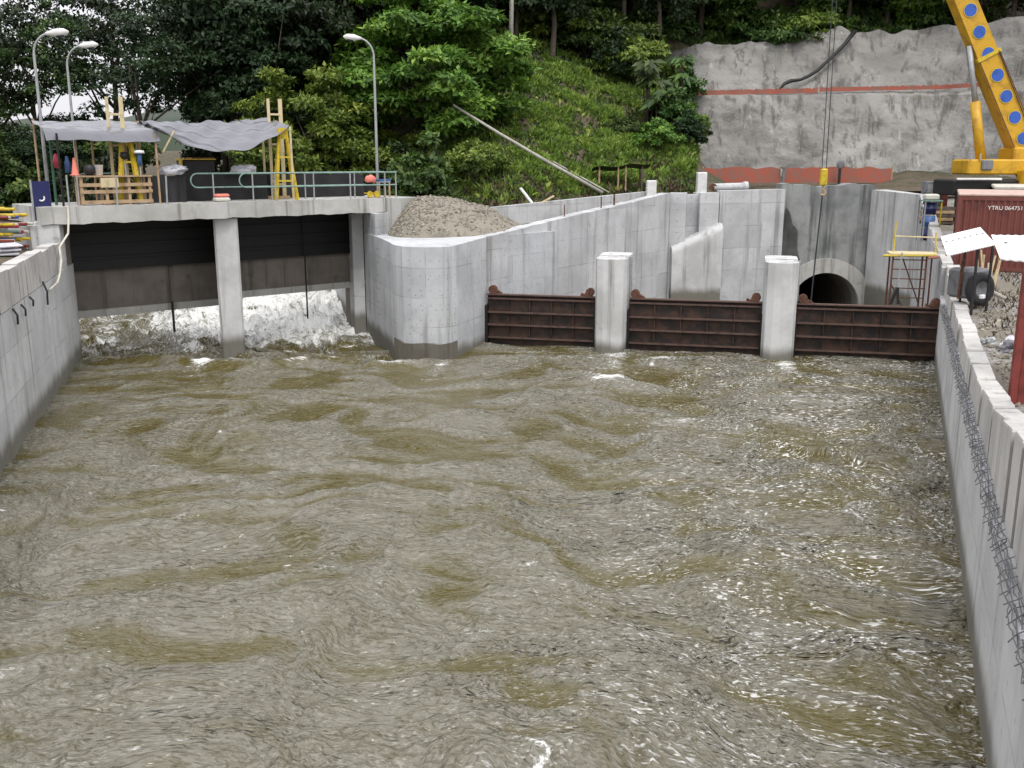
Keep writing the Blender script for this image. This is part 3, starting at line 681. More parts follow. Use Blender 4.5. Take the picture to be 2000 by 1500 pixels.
# central pier, tapering nose
sp = 6.75; pa = R(16.6); pax = Vector((math.cos(pa), math.sin(pa))); pay = Vector((-math.sin(pa), math.cos(pa)))
pc0 = Vector(dk(sp, .38)[:2])
base = [(-.46, .0), (-.38, -.1), (.38, -.1), (.46, .0), (.46, 4.2), (-.46, 4.2)]
wp = [tuple(pc0+pax*x+pay*y_) for x, y_ in base]
wchild(MB().prism(wp, -3, ZB-.03), 'central_pier', M['conc_pier'], t)
# breast walls set back below the deck; added black ribbed panels above imitate the deep shade
for s0, s1 in ((.6, sp+.85), (sp+1.5, DLEN+1.4)):
    zl = 1.22 if s0 < 3 else 1.45
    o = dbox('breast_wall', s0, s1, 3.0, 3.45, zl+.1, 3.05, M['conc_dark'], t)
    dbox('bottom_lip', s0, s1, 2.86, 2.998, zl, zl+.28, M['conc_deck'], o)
    g = dbox('shade_panel', s0+.02, s1-.02, 2.72, 3.2, 3.06, ZB-.01, M['black_steel'], t, label='black steel gate leaf raised under the deck')
    for k in range(1, 4): dbox('shade_panel_rib', s0+.02, s1-.02, 2.62, 2.718, 3.0+k*.48, 3.08+k*.48, M['black_steel'], g)
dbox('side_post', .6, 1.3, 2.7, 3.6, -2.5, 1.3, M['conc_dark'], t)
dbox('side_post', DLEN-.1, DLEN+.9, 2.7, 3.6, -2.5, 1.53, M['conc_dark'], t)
m = MB().tube([dloc(5.2, 2.55, 1.6), dloc(5.2, 2.55, .35)], .05, 8); m.build('gauge_rod', M['black_steel'], t)
m = MB().tube([dloc(11.2, 2.55, 4.9), dloc(11.2, 2.55, .3)], .035, 8); m.build('gauge_rod', M['black_steel'], t)
# left end block carrying the deck
p0 = [(-16.55, 33.75), (-15.8, 34.3), (-15.95, 34.95), (-17.2, 37.0), (-18.1, 35.3)]
tag(MB().prism(p0, 3.4, 4.995).build('bridge_seat', M['conc_wall']), 'grey concrete seat under the left end of the bridge deck', 'abutment')
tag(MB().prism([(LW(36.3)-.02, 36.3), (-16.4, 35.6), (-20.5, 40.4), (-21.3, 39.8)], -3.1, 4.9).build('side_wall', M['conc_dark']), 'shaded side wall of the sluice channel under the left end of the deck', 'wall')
tag(MB().prism([(-6.6, 43.5), (-7.1, 43.6), (-11.4, 57.8), (-10.6, 58)], -3.1, 4.9).build('upstream_wall', M['conc_wall']), 'pale training wall upstream, glimpsed through the right opening', 'wall')

# ------------------------------------------------------------------ rusty gates and piers
def gl(u, d, z): return Vector((u, d, z))
def gate(u0, u1, label):
    t = thing('stop_gate', label, 'gate', gt((u0+u1)/2), GANG, 'rusty steel gates across the intake')
    L = u1-u0; H_ = 1.97
    bx = lambda nme, x0, x1, y0, y1, z0, z1, mt: MB().box(((x0+x1)/2, (y0+y1)/2, (z0+z1)/2), (x1-x0, y1-y0, z1-z0)).build(nme, mt, t)
    bx('skin_plate', -L/2, L/2, .0, .03, -2.3, H_-.02, M['rust'])
    for z, d, th in ((H_-.03, .24, .045), (1.78, .16, .05), (1.23, .2, .05), (.72, .2, .05), (.2, .2, .05)):
        r_ = bx('rib', -L/2+.02, L/2-.02, -d, -.002, z-th/2, z+th/2, M['rust_edge'] if z > 1.9 else M['rust'])
        if z < 1.9: MB().box((0, -d-.008, z), (L-.06, .012, .075)).build('rib_flange', M['rust_edge'], r_)
    for k in range(1, 5):
        x = -L/2+L*k/5; bx('stiffener', x-.02, x+.02, -.13, -.003, .3, 1.74, M['rust'])
    for s_ in (-1, 1):
        x = s_*(L/2-.28)
        m = MB().box((x, -.02, H_+.06), (.3, .3, .12)); m.lathe([(.0, -.12), (.17, -.12), (.17, .12), (0, .12)], (x+s_*.05, -.02, H_+.15), 10, Matrix.Rotation(R(90), 3, 'X'))
        m.box((x-s_*.22, 0, H_+.02), (.2, .18, .1), 0, 0, .5)
        m.build('lifting_lug', M['rust_lug'], t)
        bx('guide_shoe', s_*(L/2)-.05, s_*(L/2)+.05, -.26, .1, -2, 1.5, M['black_steel'])
gate(.02, 4.42, 'rusty ribbed steel gate between the rounded nose and the first pier')
gate(5.74, 10.78, 'rusty ribbed steel gate between the two free-standing piers')
gate(12.02, 17.15, 'dark rusty steel gate between the last pier and the right wall')
def pier(u, label):
    t = thing('gate_pier', label, 'pier', gt(u), GANG, 'free-standing gate piers')
    pf = [(-.6, .4), (-.6, -.55), (-.5, -.85), (-.25, -1.0), (.25, -1.0), (.5, -.85), (.6, -.55), (.6, -.15), (.44, -.13), (.44, .3), (.6, .32), (.6, .42)]
    MB().prism(pf, -2.6, 3.52).build('pier_front', M['conc_pier'], t)
    MB().prism([(-.6, .42), (.6, .44), (.6, 1.5), (.4, 1.75), (-.4, 1.75), (-.6, 1.5)], -2.6, 3.55).build('pier_back', M['conc_pier'], t)
    m = MB().box((.66, .36, 1.2), (.08, .1, 4.6)).build('guide_rail', M['galv'], t)
pier(5.08, 'white concrete pier nearest the rounded nose, between rusty gates')
pier(11.40, 'white concrete pier in front of the tunnel mouth')

# ------------------------------------------------------------------ guard rails on the deck
def rail(s0, s1, b, label, posts, loop=True, mat='green'):
    t = thing('guard_rail', label, 'railing', dk(s0, b, ZT), DANG)
    L = s1-s0; zt, zm = 1.08, .55
    pts = [(0.22, 0, zt), (L, 0, zt)]; m = MB().tube(pts, .032, 8); m.build('top_rail', M[mat], t)
    MB().tube([(0.22, 0, zm), (L, 0, zm)], .028, 8).build('middle_rail', M[mat], t)
    if loop:
        cx, cz, rr = .22, (zt+zm)/2, (zt-zm)/2
        MB().tube([(cx-.26*math.sin(a), 0, cz+rr*math.cos(a)) for a in np.linspace(0, math.pi, 12)], .028, 8).build('end_loop', M[mat], t)
    for p in posts: MB().tube([(p-s0, .0, -.03), (p-s0, 0, zt)], .03, 8).build('post', M['galv'], t)
    return t
rail(7.35, 14.5, .10, 'green pipe guard rail along the front right edge of the bridge', [7.85, 8.8, 10.5, 12.2, 13.9, 14.45])
rail(5.75, 14.4, .95, 'second green pipe rail set back from the front edge of the bridge', [6.6, 9.05, 10.55, 12.9])
t = rail(.9, 1.3, .1, 'pair of bare galvanised rail posts at the left end of the bridge', [.98, 1.32], False, 'galv')
for c_ in [c for c in t.children if 'rail' in c.name]: bpy.data.objects.remove(c_)
for s_ in (2.62, 4.42):
    MBo = MB().tube([(0, 0, -.03), (.03, 0, 1.02)], .034, 8).build('rail_post', M['galv']); MBo.location = dk(s_, .08, ZT)
    tag(MBo, 'bare grey rail post standing in front of the timber bench' if s_ < 3 else 'bare grey rail post in front of the black sheeting', 'post')
t = thing('guard_rail', 'short turquoise pipe rail behind the timber bench', 'railing', dk(1.9, 1.6, ZT), DANG)
MB().tube([(0, 0, .02), (0, 0, 1.1), (2.2, 0, 1.12), (2.35, 0, 1.0), (2.35, 0, .02)], .03, 8).build('pipe', M['green'], t)

# ------------------------------------------------------------------ things on the deck
def dobj(name, label, cat, s, b, z=ZT, rz=0, group=None): return thing(name, label, cat, dk(s, b, z), DANG+rz, group)
# timber bench
t = dobj('timber_bench', 'rough timber work bench frame on the left of the bridge', 'bench', 2.75, .75)
for x in (-1.2, -.35, .45, 1.2):
    for y_ in (-.3, .3): MB().box((x, y_, .5), (.09, .09, 1.0)).build('leg', M['timber'], t)
for z in (.12, .48, .72): MB().box((0, -.36, z), (2.55, .035, .12)).build('board', M['timber'], t)
MB().box((0, 0, 1.02), (2.6, .8, .05)).build('bench_top', M['timber'], t)
MB().box((-.25, -.385, .80), (.62, .02, .34)).build('side_panel', M['timber_pale'], t)
# bucket, drum
def lathe_obj(name, label, cat, prof, mat, s, b, z, n=18, group=None):
    o = MB().lathe(prof, (0, 0, 0), n).build(name, mat, None, True); o.location = dk(s, b, z); return tag(o, label, cat, group)
lathe_obj('bucket', 'white bucket standing on the timber bench', 'bucket', [(0, 0), (.13, 0), (.17, .36), (.185, .37), (.165, .37), (.13, .03), (0, .03)], M['white_sheet'], 2.25, .7, ZT+1.05)
lathe_obj('pot', 'dark round pot beside the white bucket on the bench', 'pot', [(0, 0), (.12, 0), (.19, .1), (.2, .25), (.14, .36), (.12, .38), (0, .38)], M['black'], 1.95, .7, ZT+1.05)
# blue boards
t = dobj('notice_board', 'dark blue upright board at the left corner of the bridge', 'board', .25, .7, ZT-.55, .2)
MB().box((0, 0, .75), (.62, .05, 1.35)).build('panel', M['blue_dk'], t)
MB().box((-.33, 0, .75), (.04, .07, 1.45)).build('frame_side', M['galv'], t)
MB().box((0.02, -.04, .03), (.74, .1, .08)).build('base_shelf', M['white'], t)
m = MB(); m.tube([(-.02+.1*math.cos(a), -.035, .85+.1*math.sin(a)) for a in np.linspace(-2.4, .6, 10)], .028, 6); m.build('painted_mark', M['white_sheet'], t)
t = dobj('bag', 'grey crumpled plastic bag at the foot of the blue board', 'bag', .55, .5, ZT-.5)
def blob(rx, ry, rz, seed, k=.25, nu=18, nv=10):
    m = MB()
    def f(u, v):
        a = u*2*math.pi; b = (v-.5)*math.pi; d = (math.cos(b)*math.cos(a), math.cos(b)*math.sin(a), math.sin(b))
        q = 1+k*float(perlin(np.array([d[0]*2.1+seed]), np.array([d[1]*2.1+d[2]*1.7]), seed)[0])+.4*k*float(perlin(np.array([d[0]*5+seed]), np.array([d[1]*5+d[2]*4]), seed+3)[0])
        return (d[0]*rx*q, d[1]*ry*q, max(d[2]*rz*q, -rz*.55))
    return m.sheet(f, nu, nv)
blob(.3, .22, .3, 3).build('bag_body', M['plastic'], t, True).location = (0, 0, .16)
MB().tube([(0, 0, .38), (.03, 0, .5)], [.06, .03], 6).build('bag_neck', M['plastic'], t)
# green post, red float, blue float hung on it
t = dobj('support_post', 'dark green post beside the blue board', 'post', .95, 1.6)
MB().tube([(0, 0, -.2), (0, 0, 2.6)], .05, 8).build('shaft', M['green_dk'], t); MB().box((0, 0, -.1), (.25, .25, .05)).build('foot', M['green_dk'], t)
o = lathe_obj('float', 'dark red oval float hanging behind the blue board', 'float', [(0, -.26), (.08, -.22), (.14, 0), (.08, .22), (.03, .27), (0, .27)], M['crimson'], 1.0, 1.2, ZT+1.55)
o = lathe_obj('bottle', 'grey blue water bottle hanging by the canopy post', 'bottle', [(0, -.3), (.1, -.3), (.1, .05), (.05, .18), (.05, .28), (0, .28)], M['blue_lt'], 1.35, 1.2, ZT+1.45)
o = lathe_obj('traffic_cone', 'orange traffic cone on the left of the bench', 'traffic cone', [(0, 0), (.17, 0), (.17, .04), (.12, .05), (.035, .62), (0, .62)], M['salmon'], 1.5, .9, ZT+1.05)
# black sheeting hoardings
def hoard(s0, s1, b, h, label, n=14):
    t = dobj('hoarding', label, 'hoarding', (s0+s1)/2, b)
    L = s1-s0
    m = MB().sheet(lambda u, v: ((u-.5)*L, .06*math.sin(u*L*5+v*2)*(1-v*.6)+.03*math.sin(u*23), .01+v*(h+.03*math.sin(u*17))), n*3, 6)
    m.build('sheet', M['black'], t, True)
    for k in range(int(L/1.6)+1): MB().box((-L/2+.06+k*(L-.12)/int(L/1.6), .12, h/2), (.06, .06, h)).build('stake', M['timber'], t)
    MB().box((0, .12, h-.04), (L, .05, .07)).build('rail', M['black_steel'], t)
hoard(3.95, 5.6, 1.2, 1.0, 'black plastic sheeting right of the timber bench')
hoard(5.65, 9.3, 1.9, 1.08, 'long black plastic sheeting behind the middle of the railing')
hoard(9.4, 14.2, 2.4, .98, 'black plastic sheeting behind the right end of the railing')
t = dobj('tank', 'black box tank with a yellow rim under the sagging canopy', 'tank', 6.6, 2.6)
MB().bbox((0, 0, .8), (1.25, .9, 1.6), 0, .05).build('body', M['black'], t); MB().box((0, 0, 1.62), (1.3, .95, .05)).build('rim', M['yellow'], t)
MB().box((-.68, -.2, 1.25), (.05, .3, .7)).build('strap', M['yellow'], t); MB().box((.15, -.1, 1.67), (.9, .6, .05)).build('lid', M['red'], t)
for i, (s_, b_, lb) in enumerate(((5.15, 1.3, 'crumpled clear plastic bundle on the black sheeting near the bench'), (8.1, 1.5, 'crumpled clear plastic bundle lying on the green rail'))):
    t = dobj('plastic_bundle', lb, 'plastic bundle', s_, b_, ZT+1.0); blob(.5, .3, .22, 20+i, .5).build('bundle', M['plastic'], t, True).location = (0, 0, .16)
    blob(.28, .2, .14, 30+i, .5).build('fold', M['plastic'], t, True).location = (.2, -.15, .26)
t = dobj('paper_sacks', 'two pale sacks lying at the foot of the railing', 'sacks', 6.75, .6)
MB().bbox((0, 0, .09), (.6, .4, .16), 0, .05).build('sack', M['cream'], t); MB().bbox((.02, .03, .24), (.55, .38, .13), .1, .05).build('sack', M['salmon'], t)
# flood lamp with white hood
t = dobj('flood_lamp', 'white hooded work lamp beside the left yellow hoist frame', 'lamp', 3.75, .7)
MB().tube([(0, 0, 0), (0, 0, 1.4)], .03, 8).build('stand', M['galv'], t); MB().lathe([(0, 1.95), (.17, 1.93), (.20, 1.83), (.0, 1.86)], n=14).build('hood', M['white_sheet'], t, True)
MB().lathe([(0, 1.38), (.07, 1.38), (.08, 1.6), (.09, 1.84), (0, 1.84)], n=12).build('lamp_body', M['blue_lt'], t, True); MB().box((0, 0, .03), (.4, .4, .05)).build('foot', M['galv'], t)
# hoist frames: timber goal posts
def goal(s, b, h, label):
    t = dobj('hoist_frame', label, 'hoist frame', s, b, ZT, -.35, 'timber hoist frames')
    for x in (-.24, .24):
        o = MB().box((x, 0, h/2), (.15 if x > 0 else .11, .15, h)).build('post', M['timber_pale'], t)
    for z in (h-.62, h*.55, .6): MB().box((0, -.08, z), (.40, .05, .08)).build('cross_piece', M['timber_pale'], t)
    MB().box((0, .02, .06), (.9, .5, .1)).build('sole_plate', M['timber'], t)
goal(3.25, 1.5, 3.85, 'pale timber hoist post pair rising through the left canopy')
goal(9.9, 2.1, 4.05, 'pale timber hoist post pair at the right end of the canopy')
def aframe(s, b, h, sp_, label, th):
    t = dobj('yellow_frame', label, 'a-frame', s, b, ZT, -.3, 'yellow a-frames on the bridge')
    for sx in (-1, 1):
        for sy in (-1, 1): MB().bar((sx*sp_, sy*.45, 0), (sx*.12, sy*.06, h), th).build('leg', M['yellow'], t)
    MB().box((0, 0, h-.12), (.38, .24, .42)).build('head', M['yellow'], t)
    for z in (h*.28, h*.62): MB().box((0, -.45+z/h*.4, z), (2*sp_*(1-z/h)+.12, .05, .07)).build('brace', M['yellow'], t)
    return t
aframe(3.45, 1.15, 2.45, .36, 'stocky yellow a-frame below the left canopy', .14)
aframe(9.55, .75, 2.75, .42, 'tall yellow a-frame ladder at the right end of the canopy', .085)
# chain block in the left frame
t = dobj('chain_hoist', 'dark chain block hanging in the left yellow frame', 'hoist', 3.3, 1.0, ZT)
MB().lathe([(0, -.14), (.13, -.12), (.16, 0), (.13, .12), (0, .14)], (0, 0, 1.75), 12).build('housing', M['black'], t, True)
MB().tube([(0, 0, 1.6), (.02, 0, .8)], .045, 6).build('chain', M['galv'], t); MB().tube([(0, 0, 1.85), (0, 0, 2.35)], .02, 6).build('hanger', M['galv'], t)
# canopies
def canopy(name, label, s0, s1, fn, nu=40, nv=14):
    t = dobj('tarp_canopy', label, 'canopy', (s0+s1)/2, 1.6, ZT, 0, 'tarpaulin canopies over the bridge')
    c = (s0+s1)/2; L = s1-s0
    MB().sheet(lambda u, v: ((u-.5)*L, (v-.5)*2.2, fn(u, v)), nu, nv).build('sheet', M['tarp'], t, True)
    return t, L
def f1(u, v):
    z = 2.58+.42*v+.03*math.sin(u*7+v*3)+.018*math.sin(u*26+v*9)+.02*math.sin(v*18+u*3)
    if v < .1: z -= .34*(1-v/.1)**.7
    return z
t, L = canopy('c1', 'flat silver tarpaulin canopy over the timber bench', .55, 4.5, f1)
for x, y_ in ((-L/2+.35, -1.1), (-L/2+1.1, -.5), (-L/2+2.0, .6), (-L/2+.2, 1.2), (L/2-.1, 1.2), (L/2-.15, -1.0)):
    MB().tube([(x, y_, 0), (x, y_, 2.45+.24*(y_+1.3))], .04, 7).build('pole', M['black_steel'] if y_ < 0 and x < -1.2 else M['timber'], t)
def f2(u, v):
    sag = .95*math.sin(math.pi*min(1, u*1.0))**.8*(1-v*.9)
    z = 2.75+.32*v+.22*u-sag+.035*math.sin((u-v*.5)*26)+.03*math.sin((u+v)*17)+.02*math.sin(u*60+v*20)*v
    return z
t, L = canopy('c2', 'sagging silver tarpaulin canopy over the middle of the bridge', 4.4, 9.75, f2, 60, 18)
for x, y_, b in ((-L/2+.1, 1.2, .0), (L/2-.1, 1.2, .0), (L/2-.05, -1.25, .0)): MB().tube([(x, y_, 0), (x, y_, f2((x/L)+.5, (y_/2.6)+.5))], .045, 7).build('pole', M['timber_pale'], t)
MB().tube([(-L/2+.25, -.9, 1.9), (-L/2+.65, -1.1, 2.65)], .035, 7).build('strut', M['timber_pale'], t)
# right end of the deck: wheeled generator with salmon cover, blue white tub
t = dobj('generator', 'small generator under a salmon cover at the right end of the railing', 'generator', 13.45, .55)
MB().bbox((0, 0, .42), (.42, .4, .34), 0, .05).build('engine', M['black'], t); blob(.24, .2, .2, 41, .2).build('cover', M['salmon'], t, True).location = (0, 0, .76)
for x in (-.17, .17): MB().lathe([(0, -.04), (.13, -.04), (.15, 0), (.13, .04), (0, .04)], (x, -.22, .15), 12, Matrix.Rotation(R(90), 3, 'X')).build('wheel', M['yellow'], t)
MB().box((0, 0, .2), (.46, .36, .05)).build('frame', M['yellow'], t)
t = dobj('table', 'small blue and white table at the right end of the bridge', 'table', 14.2, .85)
MB().box((0, 0, .72), (.62, .5, .1)).build('top', M['blue_lt'], t); MB().box((0, 0, .66), (.6, .48, .03)).build('apron', M['white_sheet'], t)
for x in (-.26, .26):
    for y_ in (-.2, .2): MB().box((x, y_, .32), (.06, .06, .64)).build('leg', M['timber'], t)
# rope
pts = [dk(.9, -.02, ZT+.02), dk(.86, -.1, 5.2), dk(.75, -.28, 4.7), (-15.55, 33.6, 4.25), (-15.25, 33.0, 3.9), (-15.0, 32.3, 3.55), (-14.8, 31.6, 3.3), (LW(30.8)+.05, 30.8, 3.18)]
tag(MB().tube(pts, .035, 6).build('rope', M['rope']), 'white rope hanging from the left end of the deck down the retaining wall', 'rope')

# pipe stack on the left bank
t = thing('pipe_stack', 'stack of red and yellow steel scaffold pipes on the left bank', 'pipe stack', (-17.25, 33.0, 4.2))
pc = ['crimson', 'red', 'yellow', 'yellow', 'red', 'cream', 'crimson', 'yellow', 'blue', 'red', 'crimson', 'yellow', 'green', 'yellow', 'cream', 'red']
for i in range(44):
    lay = i//8; x = (i % 8)*.17-.6+rng.uniform(-.05, .05)
    MB().tube([(-3.2+rng.uniform(-.3, .2), x+rng.uniform(-.1, .1), .1+lay*.26), (.62+rng.uniform(-.25, .25), x+rng.uniform(-.1, .1), .1+lay*.26+rng.uniform(-.04, .05))], .05, 7).build('pipe', M[pc[(i*5+lay) % 16]], t)
for x in (-2.2, -.2): MB().box((x, -.85, .85), (.07, .07, 1.7)).build('stake', M['galv'], t)
t = thing('folded_sheet', 'pale folded sheets lying on the left bank below the pipe stack', 'sheets', (-16.0, 30.9, 4.25), .6)
for k in range(3): MB().box((.05*k, .03*k, .08+.12*k), (.7, .5, .03), .15*k, .15).build('sheet', M['plastic'], t)

# ------------------------------------------------------------------ street lamps
def lamp(x, y, z0, zt, arm, ay, label):
    t = thing('street_lamp', label, 'street lamp', (x, y, z0), 0, 'street lamps along the river')
    h = zt-z0; a = abs(arm); sg = 1 if arm > 0 else -1; hb = h-a*.75
    pts = [(0, 0, 0), (0, 0, hb*.5), (0, 0, hb)]+[(sg*a*.62*(1-math.cos(q)), ay*(1-math.cos(q))*.6, hb+a*.70*math.sin(q)) for q in np.linspace(.15, 1.45, 9)]
    MB().tube(pts, [.075, .065, .05]+[.04]*9, 8).build('pole', M['galv'], t, True)
    e = Vector(pts[-1]); d = Vector((sg, ay/a, .10)).normalized()
    m = MB().tube([e-d*.1, e+d*.05, e+d*.25, e+d*.55, e+d*.72], [.05, .09, .15, .14, .04], 10); m.build('lamp_head', M['white'], t, True)
    MB().tube([e+d*.28-Vector((0, 0, .08)), e+d*.56-Vector((0, 0, .08))], [.11, .1], 10).build('lens', M['glass'], t, True)
    MB().lathe([(0, 0), (.2, 0), (.2, .04), (.09, .08), (.08, .3), (0, .3)], n=10).build('base', M['galv'], t)
lamp(-17.4, 37.2, 4.25, 11.72, 1.05, .1, 'grey street lamp furthest left, its arm reaching right')
lamp(-18.85, 43.2, 4.25, 11.95, 1.15, .1, 'grey street lamp behind the left canopy, its arm reaching right')
lamp(-6.25, 46.2, 4.0, 12.6, -1.15, 0, 'grey street lamp at the right end of the bridge, its arm reaching left')

# ------------------------------------------------------------------ shotcrete cut
def shot():
    t = thing('shotcrete_face', 'tall grey shotcrete rock face in two benches behind the tunnel', 'rock face', (26, 80, 6))
    def yo(x): return -max(0, x-34)**1.35*.55 + max(0, 15.5-x)**1.6*.35
    def lump(x, z, s): return .55*float(fbm(np.array([x/4.5]), np.array([z/3.5]), 5, s)[0])
    tp = lambda x: float(np.interp(x, [11, 14, 16, 20, 23, 27, 30, 40, 60], [15.4, 16.2, 16.7, 16.7, 16.9, 17.6, 17.4, 18, 21]))
    def lo(u, v):
        x = 11.5+u*42; z = 4.6+v*7.6; return (x, 77.6+yo(x)+v*3.2+lump(x, z, 401)*(1-.6*max(0, v*5-4)), z)
    wchild(MB().sheet(lo, 150, 40), 'lower_bench', M['shot'], t, True)
    def be(u, v):
        x = 11.5+u*42; return (x, 80.8+yo(x)+v*1.3+lump(x, 12.2, 401)*.4*(1-v)+lump(x, 12.3, 402)*.5*v, 12.2+.12*v+(x-14)*.028*v)
    wchild(MB().sheet(be, 150, 3), 'berm', M['shot'], t, True)
    def up(u, v):
        x = 11.5+u*42; z0 = 12.32+(x-14)*.028; z = z0+v*(tp(x)-z0+.35*float(fbm(np.array([x/2.2]), np.array([.5]), 3, 44)[0])); return (x, 82.1+yo(x)+v*2.6+lump(x, z, 402)*(.5+.5*min(1, v*4)), z)
    wchild(MB().sheet(up, 150, 30), 'upper_bench', M['shot'], t, True)
    # orange netting along the berm
    def net(x0, x1, zz, hh, nm, lb):
        o = MB().sheet(lambda u, v: (x0+(x1-x0)*u, 81.15+yo(x0+(x1-x0)*u)+.1*math.sin(u*40), 12.2+(x0+(x1-x0)*u-14)*.02+zz+v*hh*(.85+.22*float(perlin(np.array([u*55.]), np.array([zz]), 3)[0]))), 120, 3).build('safety_net', M['orange'], None, True)
        tag(o, lb, 'safety net')
    net(13.4, 24.5, 0, .45, 'n', 'faded orange safety net along the left half of the berm on the rock face')
    net(24.6, 36.5, .1, .38, 'n', 'faded orange safety net along the right half of the berm on the rock face')
    pts = [(27.9, 83.9, 17.4), (27.2, 83.7, 16.5), (26.3, 83.35, 15.6), (25.5, 83.05, 14.9), (24.75, 82.8, 14.25), (24.0, 82.55, 13.8), (23.3, 82.35, 13.5), (22.5, 82.2, 13.4), (21.9, 82.0, 13.15), (21.5, 81.7, 12.7)]
    pts = [(x, y-.28, z) for x, y, z in pts]
    tag(MB().tube(pts, [.2, .15, .13, .13, .14, .13, .12, .16, .13, .08], 9).build('drain_hose', M['black'], None, True), 'thick black hose running diagonally down the rock face', 'hose')
shot()
# orange barrier fence in front of the rock face
def fence(x0, x1, y, lb, z0=5.62):
    t = thing('barrier_fence', lb, 'fence', ((x0+x1)/2, y, z0)); L = x1-x0
    MB().sheet(lambda u, v: ((u-.5)*L, .08*math.sin(u*L*2.1), (.12+v*(.95+.12*float(perlin(np.array([u*L*1.4]), np.array([x0]), 6)[0])))), int(L*4), 4).build('mesh', M['orange'], t, True)
    k = max(2, int(L/2.2))
    for i in range(k+1): MB().tube([(-L/2+L*i/k, .06, -.25), (-L/2+L*i/k, .06, 1.2)], .04, 6).build('post', M['timber'], t)
fence(9.9, 12.0, 64.6, 'short bright orange barrier left of the white post')
fence(12.4, 17.4, 64.6, 'orange barrier fence between the white post and the hook')
fence(17.7, 24.8, 64.9, 'orange barrier fence right of the hook in front of the rock face')
def peg(x, y, z, h, mat, lb, disc=False):
    t = thing('marker_post', lb, 'post', (x, y, z)); MB().box((0, 0, h/2), (.14, .14, h)).build('shaft', mat, t)
    if disc: MB().lathe([(0, -.05), (.2, -.04), (.28, 0), (.2, .04), (0, .05)], (0, -.08, h+.2), 14, Matrix.Rotation(R(90), 3, 'X')).build('disc', M['grey_eq'], t)
    else: MB().box((0, 0, h+.05), (.36, .2, .12)).build('cap', mat, t)
peg(17.55, 64.3, 5.5, 1.15, M['grey_eq'], 'dark post at the gap in the orange barrier left of the hook')
peg(21.2, 64.4, 5.5, 1.2, M['rubber'], 'dark post with a round disc in the orange barrier right of the hook', True)
def wpost(x, y, z, w_, h, lb):
    t = thing('concrete_post', lb, 'post', (x, y, z)); MB().bbox((0, 0, h/2), (w_, w_, h), 0, .04).build('shaft', M['white'], t); MB().bbox((0, 0, .08), (w_+.25, w_+.25, .16), 0, .03).build('footing', M['conc'], t)
wpost(8.0, 57.0, 4.95, .55, 1.1, 'squat white concrete post at the end of the long channel wall')
wpost(10.95, 57.4, 5.2, .55, 1.3, 'taller white concrete post at the left end of the orange barrier')
t = thing('concrete_pipe', 'grey concrete pipe lying on the far channel wall', 'pipe', (12.6, 57.6, 5.62))
MB().tube([(-.9, 0, 0), (1.0, .15, .05)], .24, 14).build('barrel', M['conc'], t, True); MB().tube([(.85, .14, .05), (1.1, .16, .05)], .3, 14).build('socket', M['conc'], t, True)
MB().lathe([(0, -.06), (.22, -.06), (.22, .06), (0, .06)], (-.95, -.15, .02), 12, Matrix.Rotation(R(90), 3, 'X')).build('end_plug', M['rust_lug'], t)

# ------------------------------------------------------------------ lean-to, poles, planks at the foot of the slope
t = thing('lean_to', 'small dark lean-to roof on posts at the foot of the slope', 'lean-to', (6.4, 58.6, 4.7))
MB().sheet(lambda u, v: (-1.7+3.4*u, -.7+1.4*v, 2.05+.25*u-.25*v+.06*math.sin(u*12)), 14, 4).build('roof_sheet', M['black'], t)
for x, y_ in ((-1.3, -.5), (-.2, -.55), (.25, -.5), (1.2, -.5), (-1.3, .5), (1.2, .5)): MB().tube([(x, y_, -.3), (x, y_, 2.12)], .05, 6).build('post', M['timber'] if x < 1 else M['bark'], t)
MB().box((0, .6, .5), (2.4, .06, .9)).build('back_board', M['bark'], t)
o = MB().tube([(-3.3, 56.6, 10.2), (-.9, 56.7, 8.75), (2, 56.8, 7.1), (5.2, 57.0, 5.35)], [.06, .085, .095, .10], 9).build('pole', M['bark_pale'], None, True)
tag(o, 'long pale pole leaning down the green slope', 'pole')
o = MB().tube([(2.4, 58.6, 7.1), (5.6, 57.2, 5.35)], [.045, .055], 8).build('pole', M['bark_pale'], None, True); tag(o, 'shorter pole lying just right of the long leaning pole', 'pole')
o = MB().bar((.45, 52.2, 5.75), (1.25, 51.6, 4.75), .16, .07).build('plank', M['white']); tag(o, 'white plank leaning against the low boundary wall', 'plank')
o = MB().bar((1.25, 51.7, 4.85), (2.2, 52.0, 5.35), .14, .07).build('plank', M['timber_pale']); tag(o, 'short timber plank lying right of the white plank', 'plank')

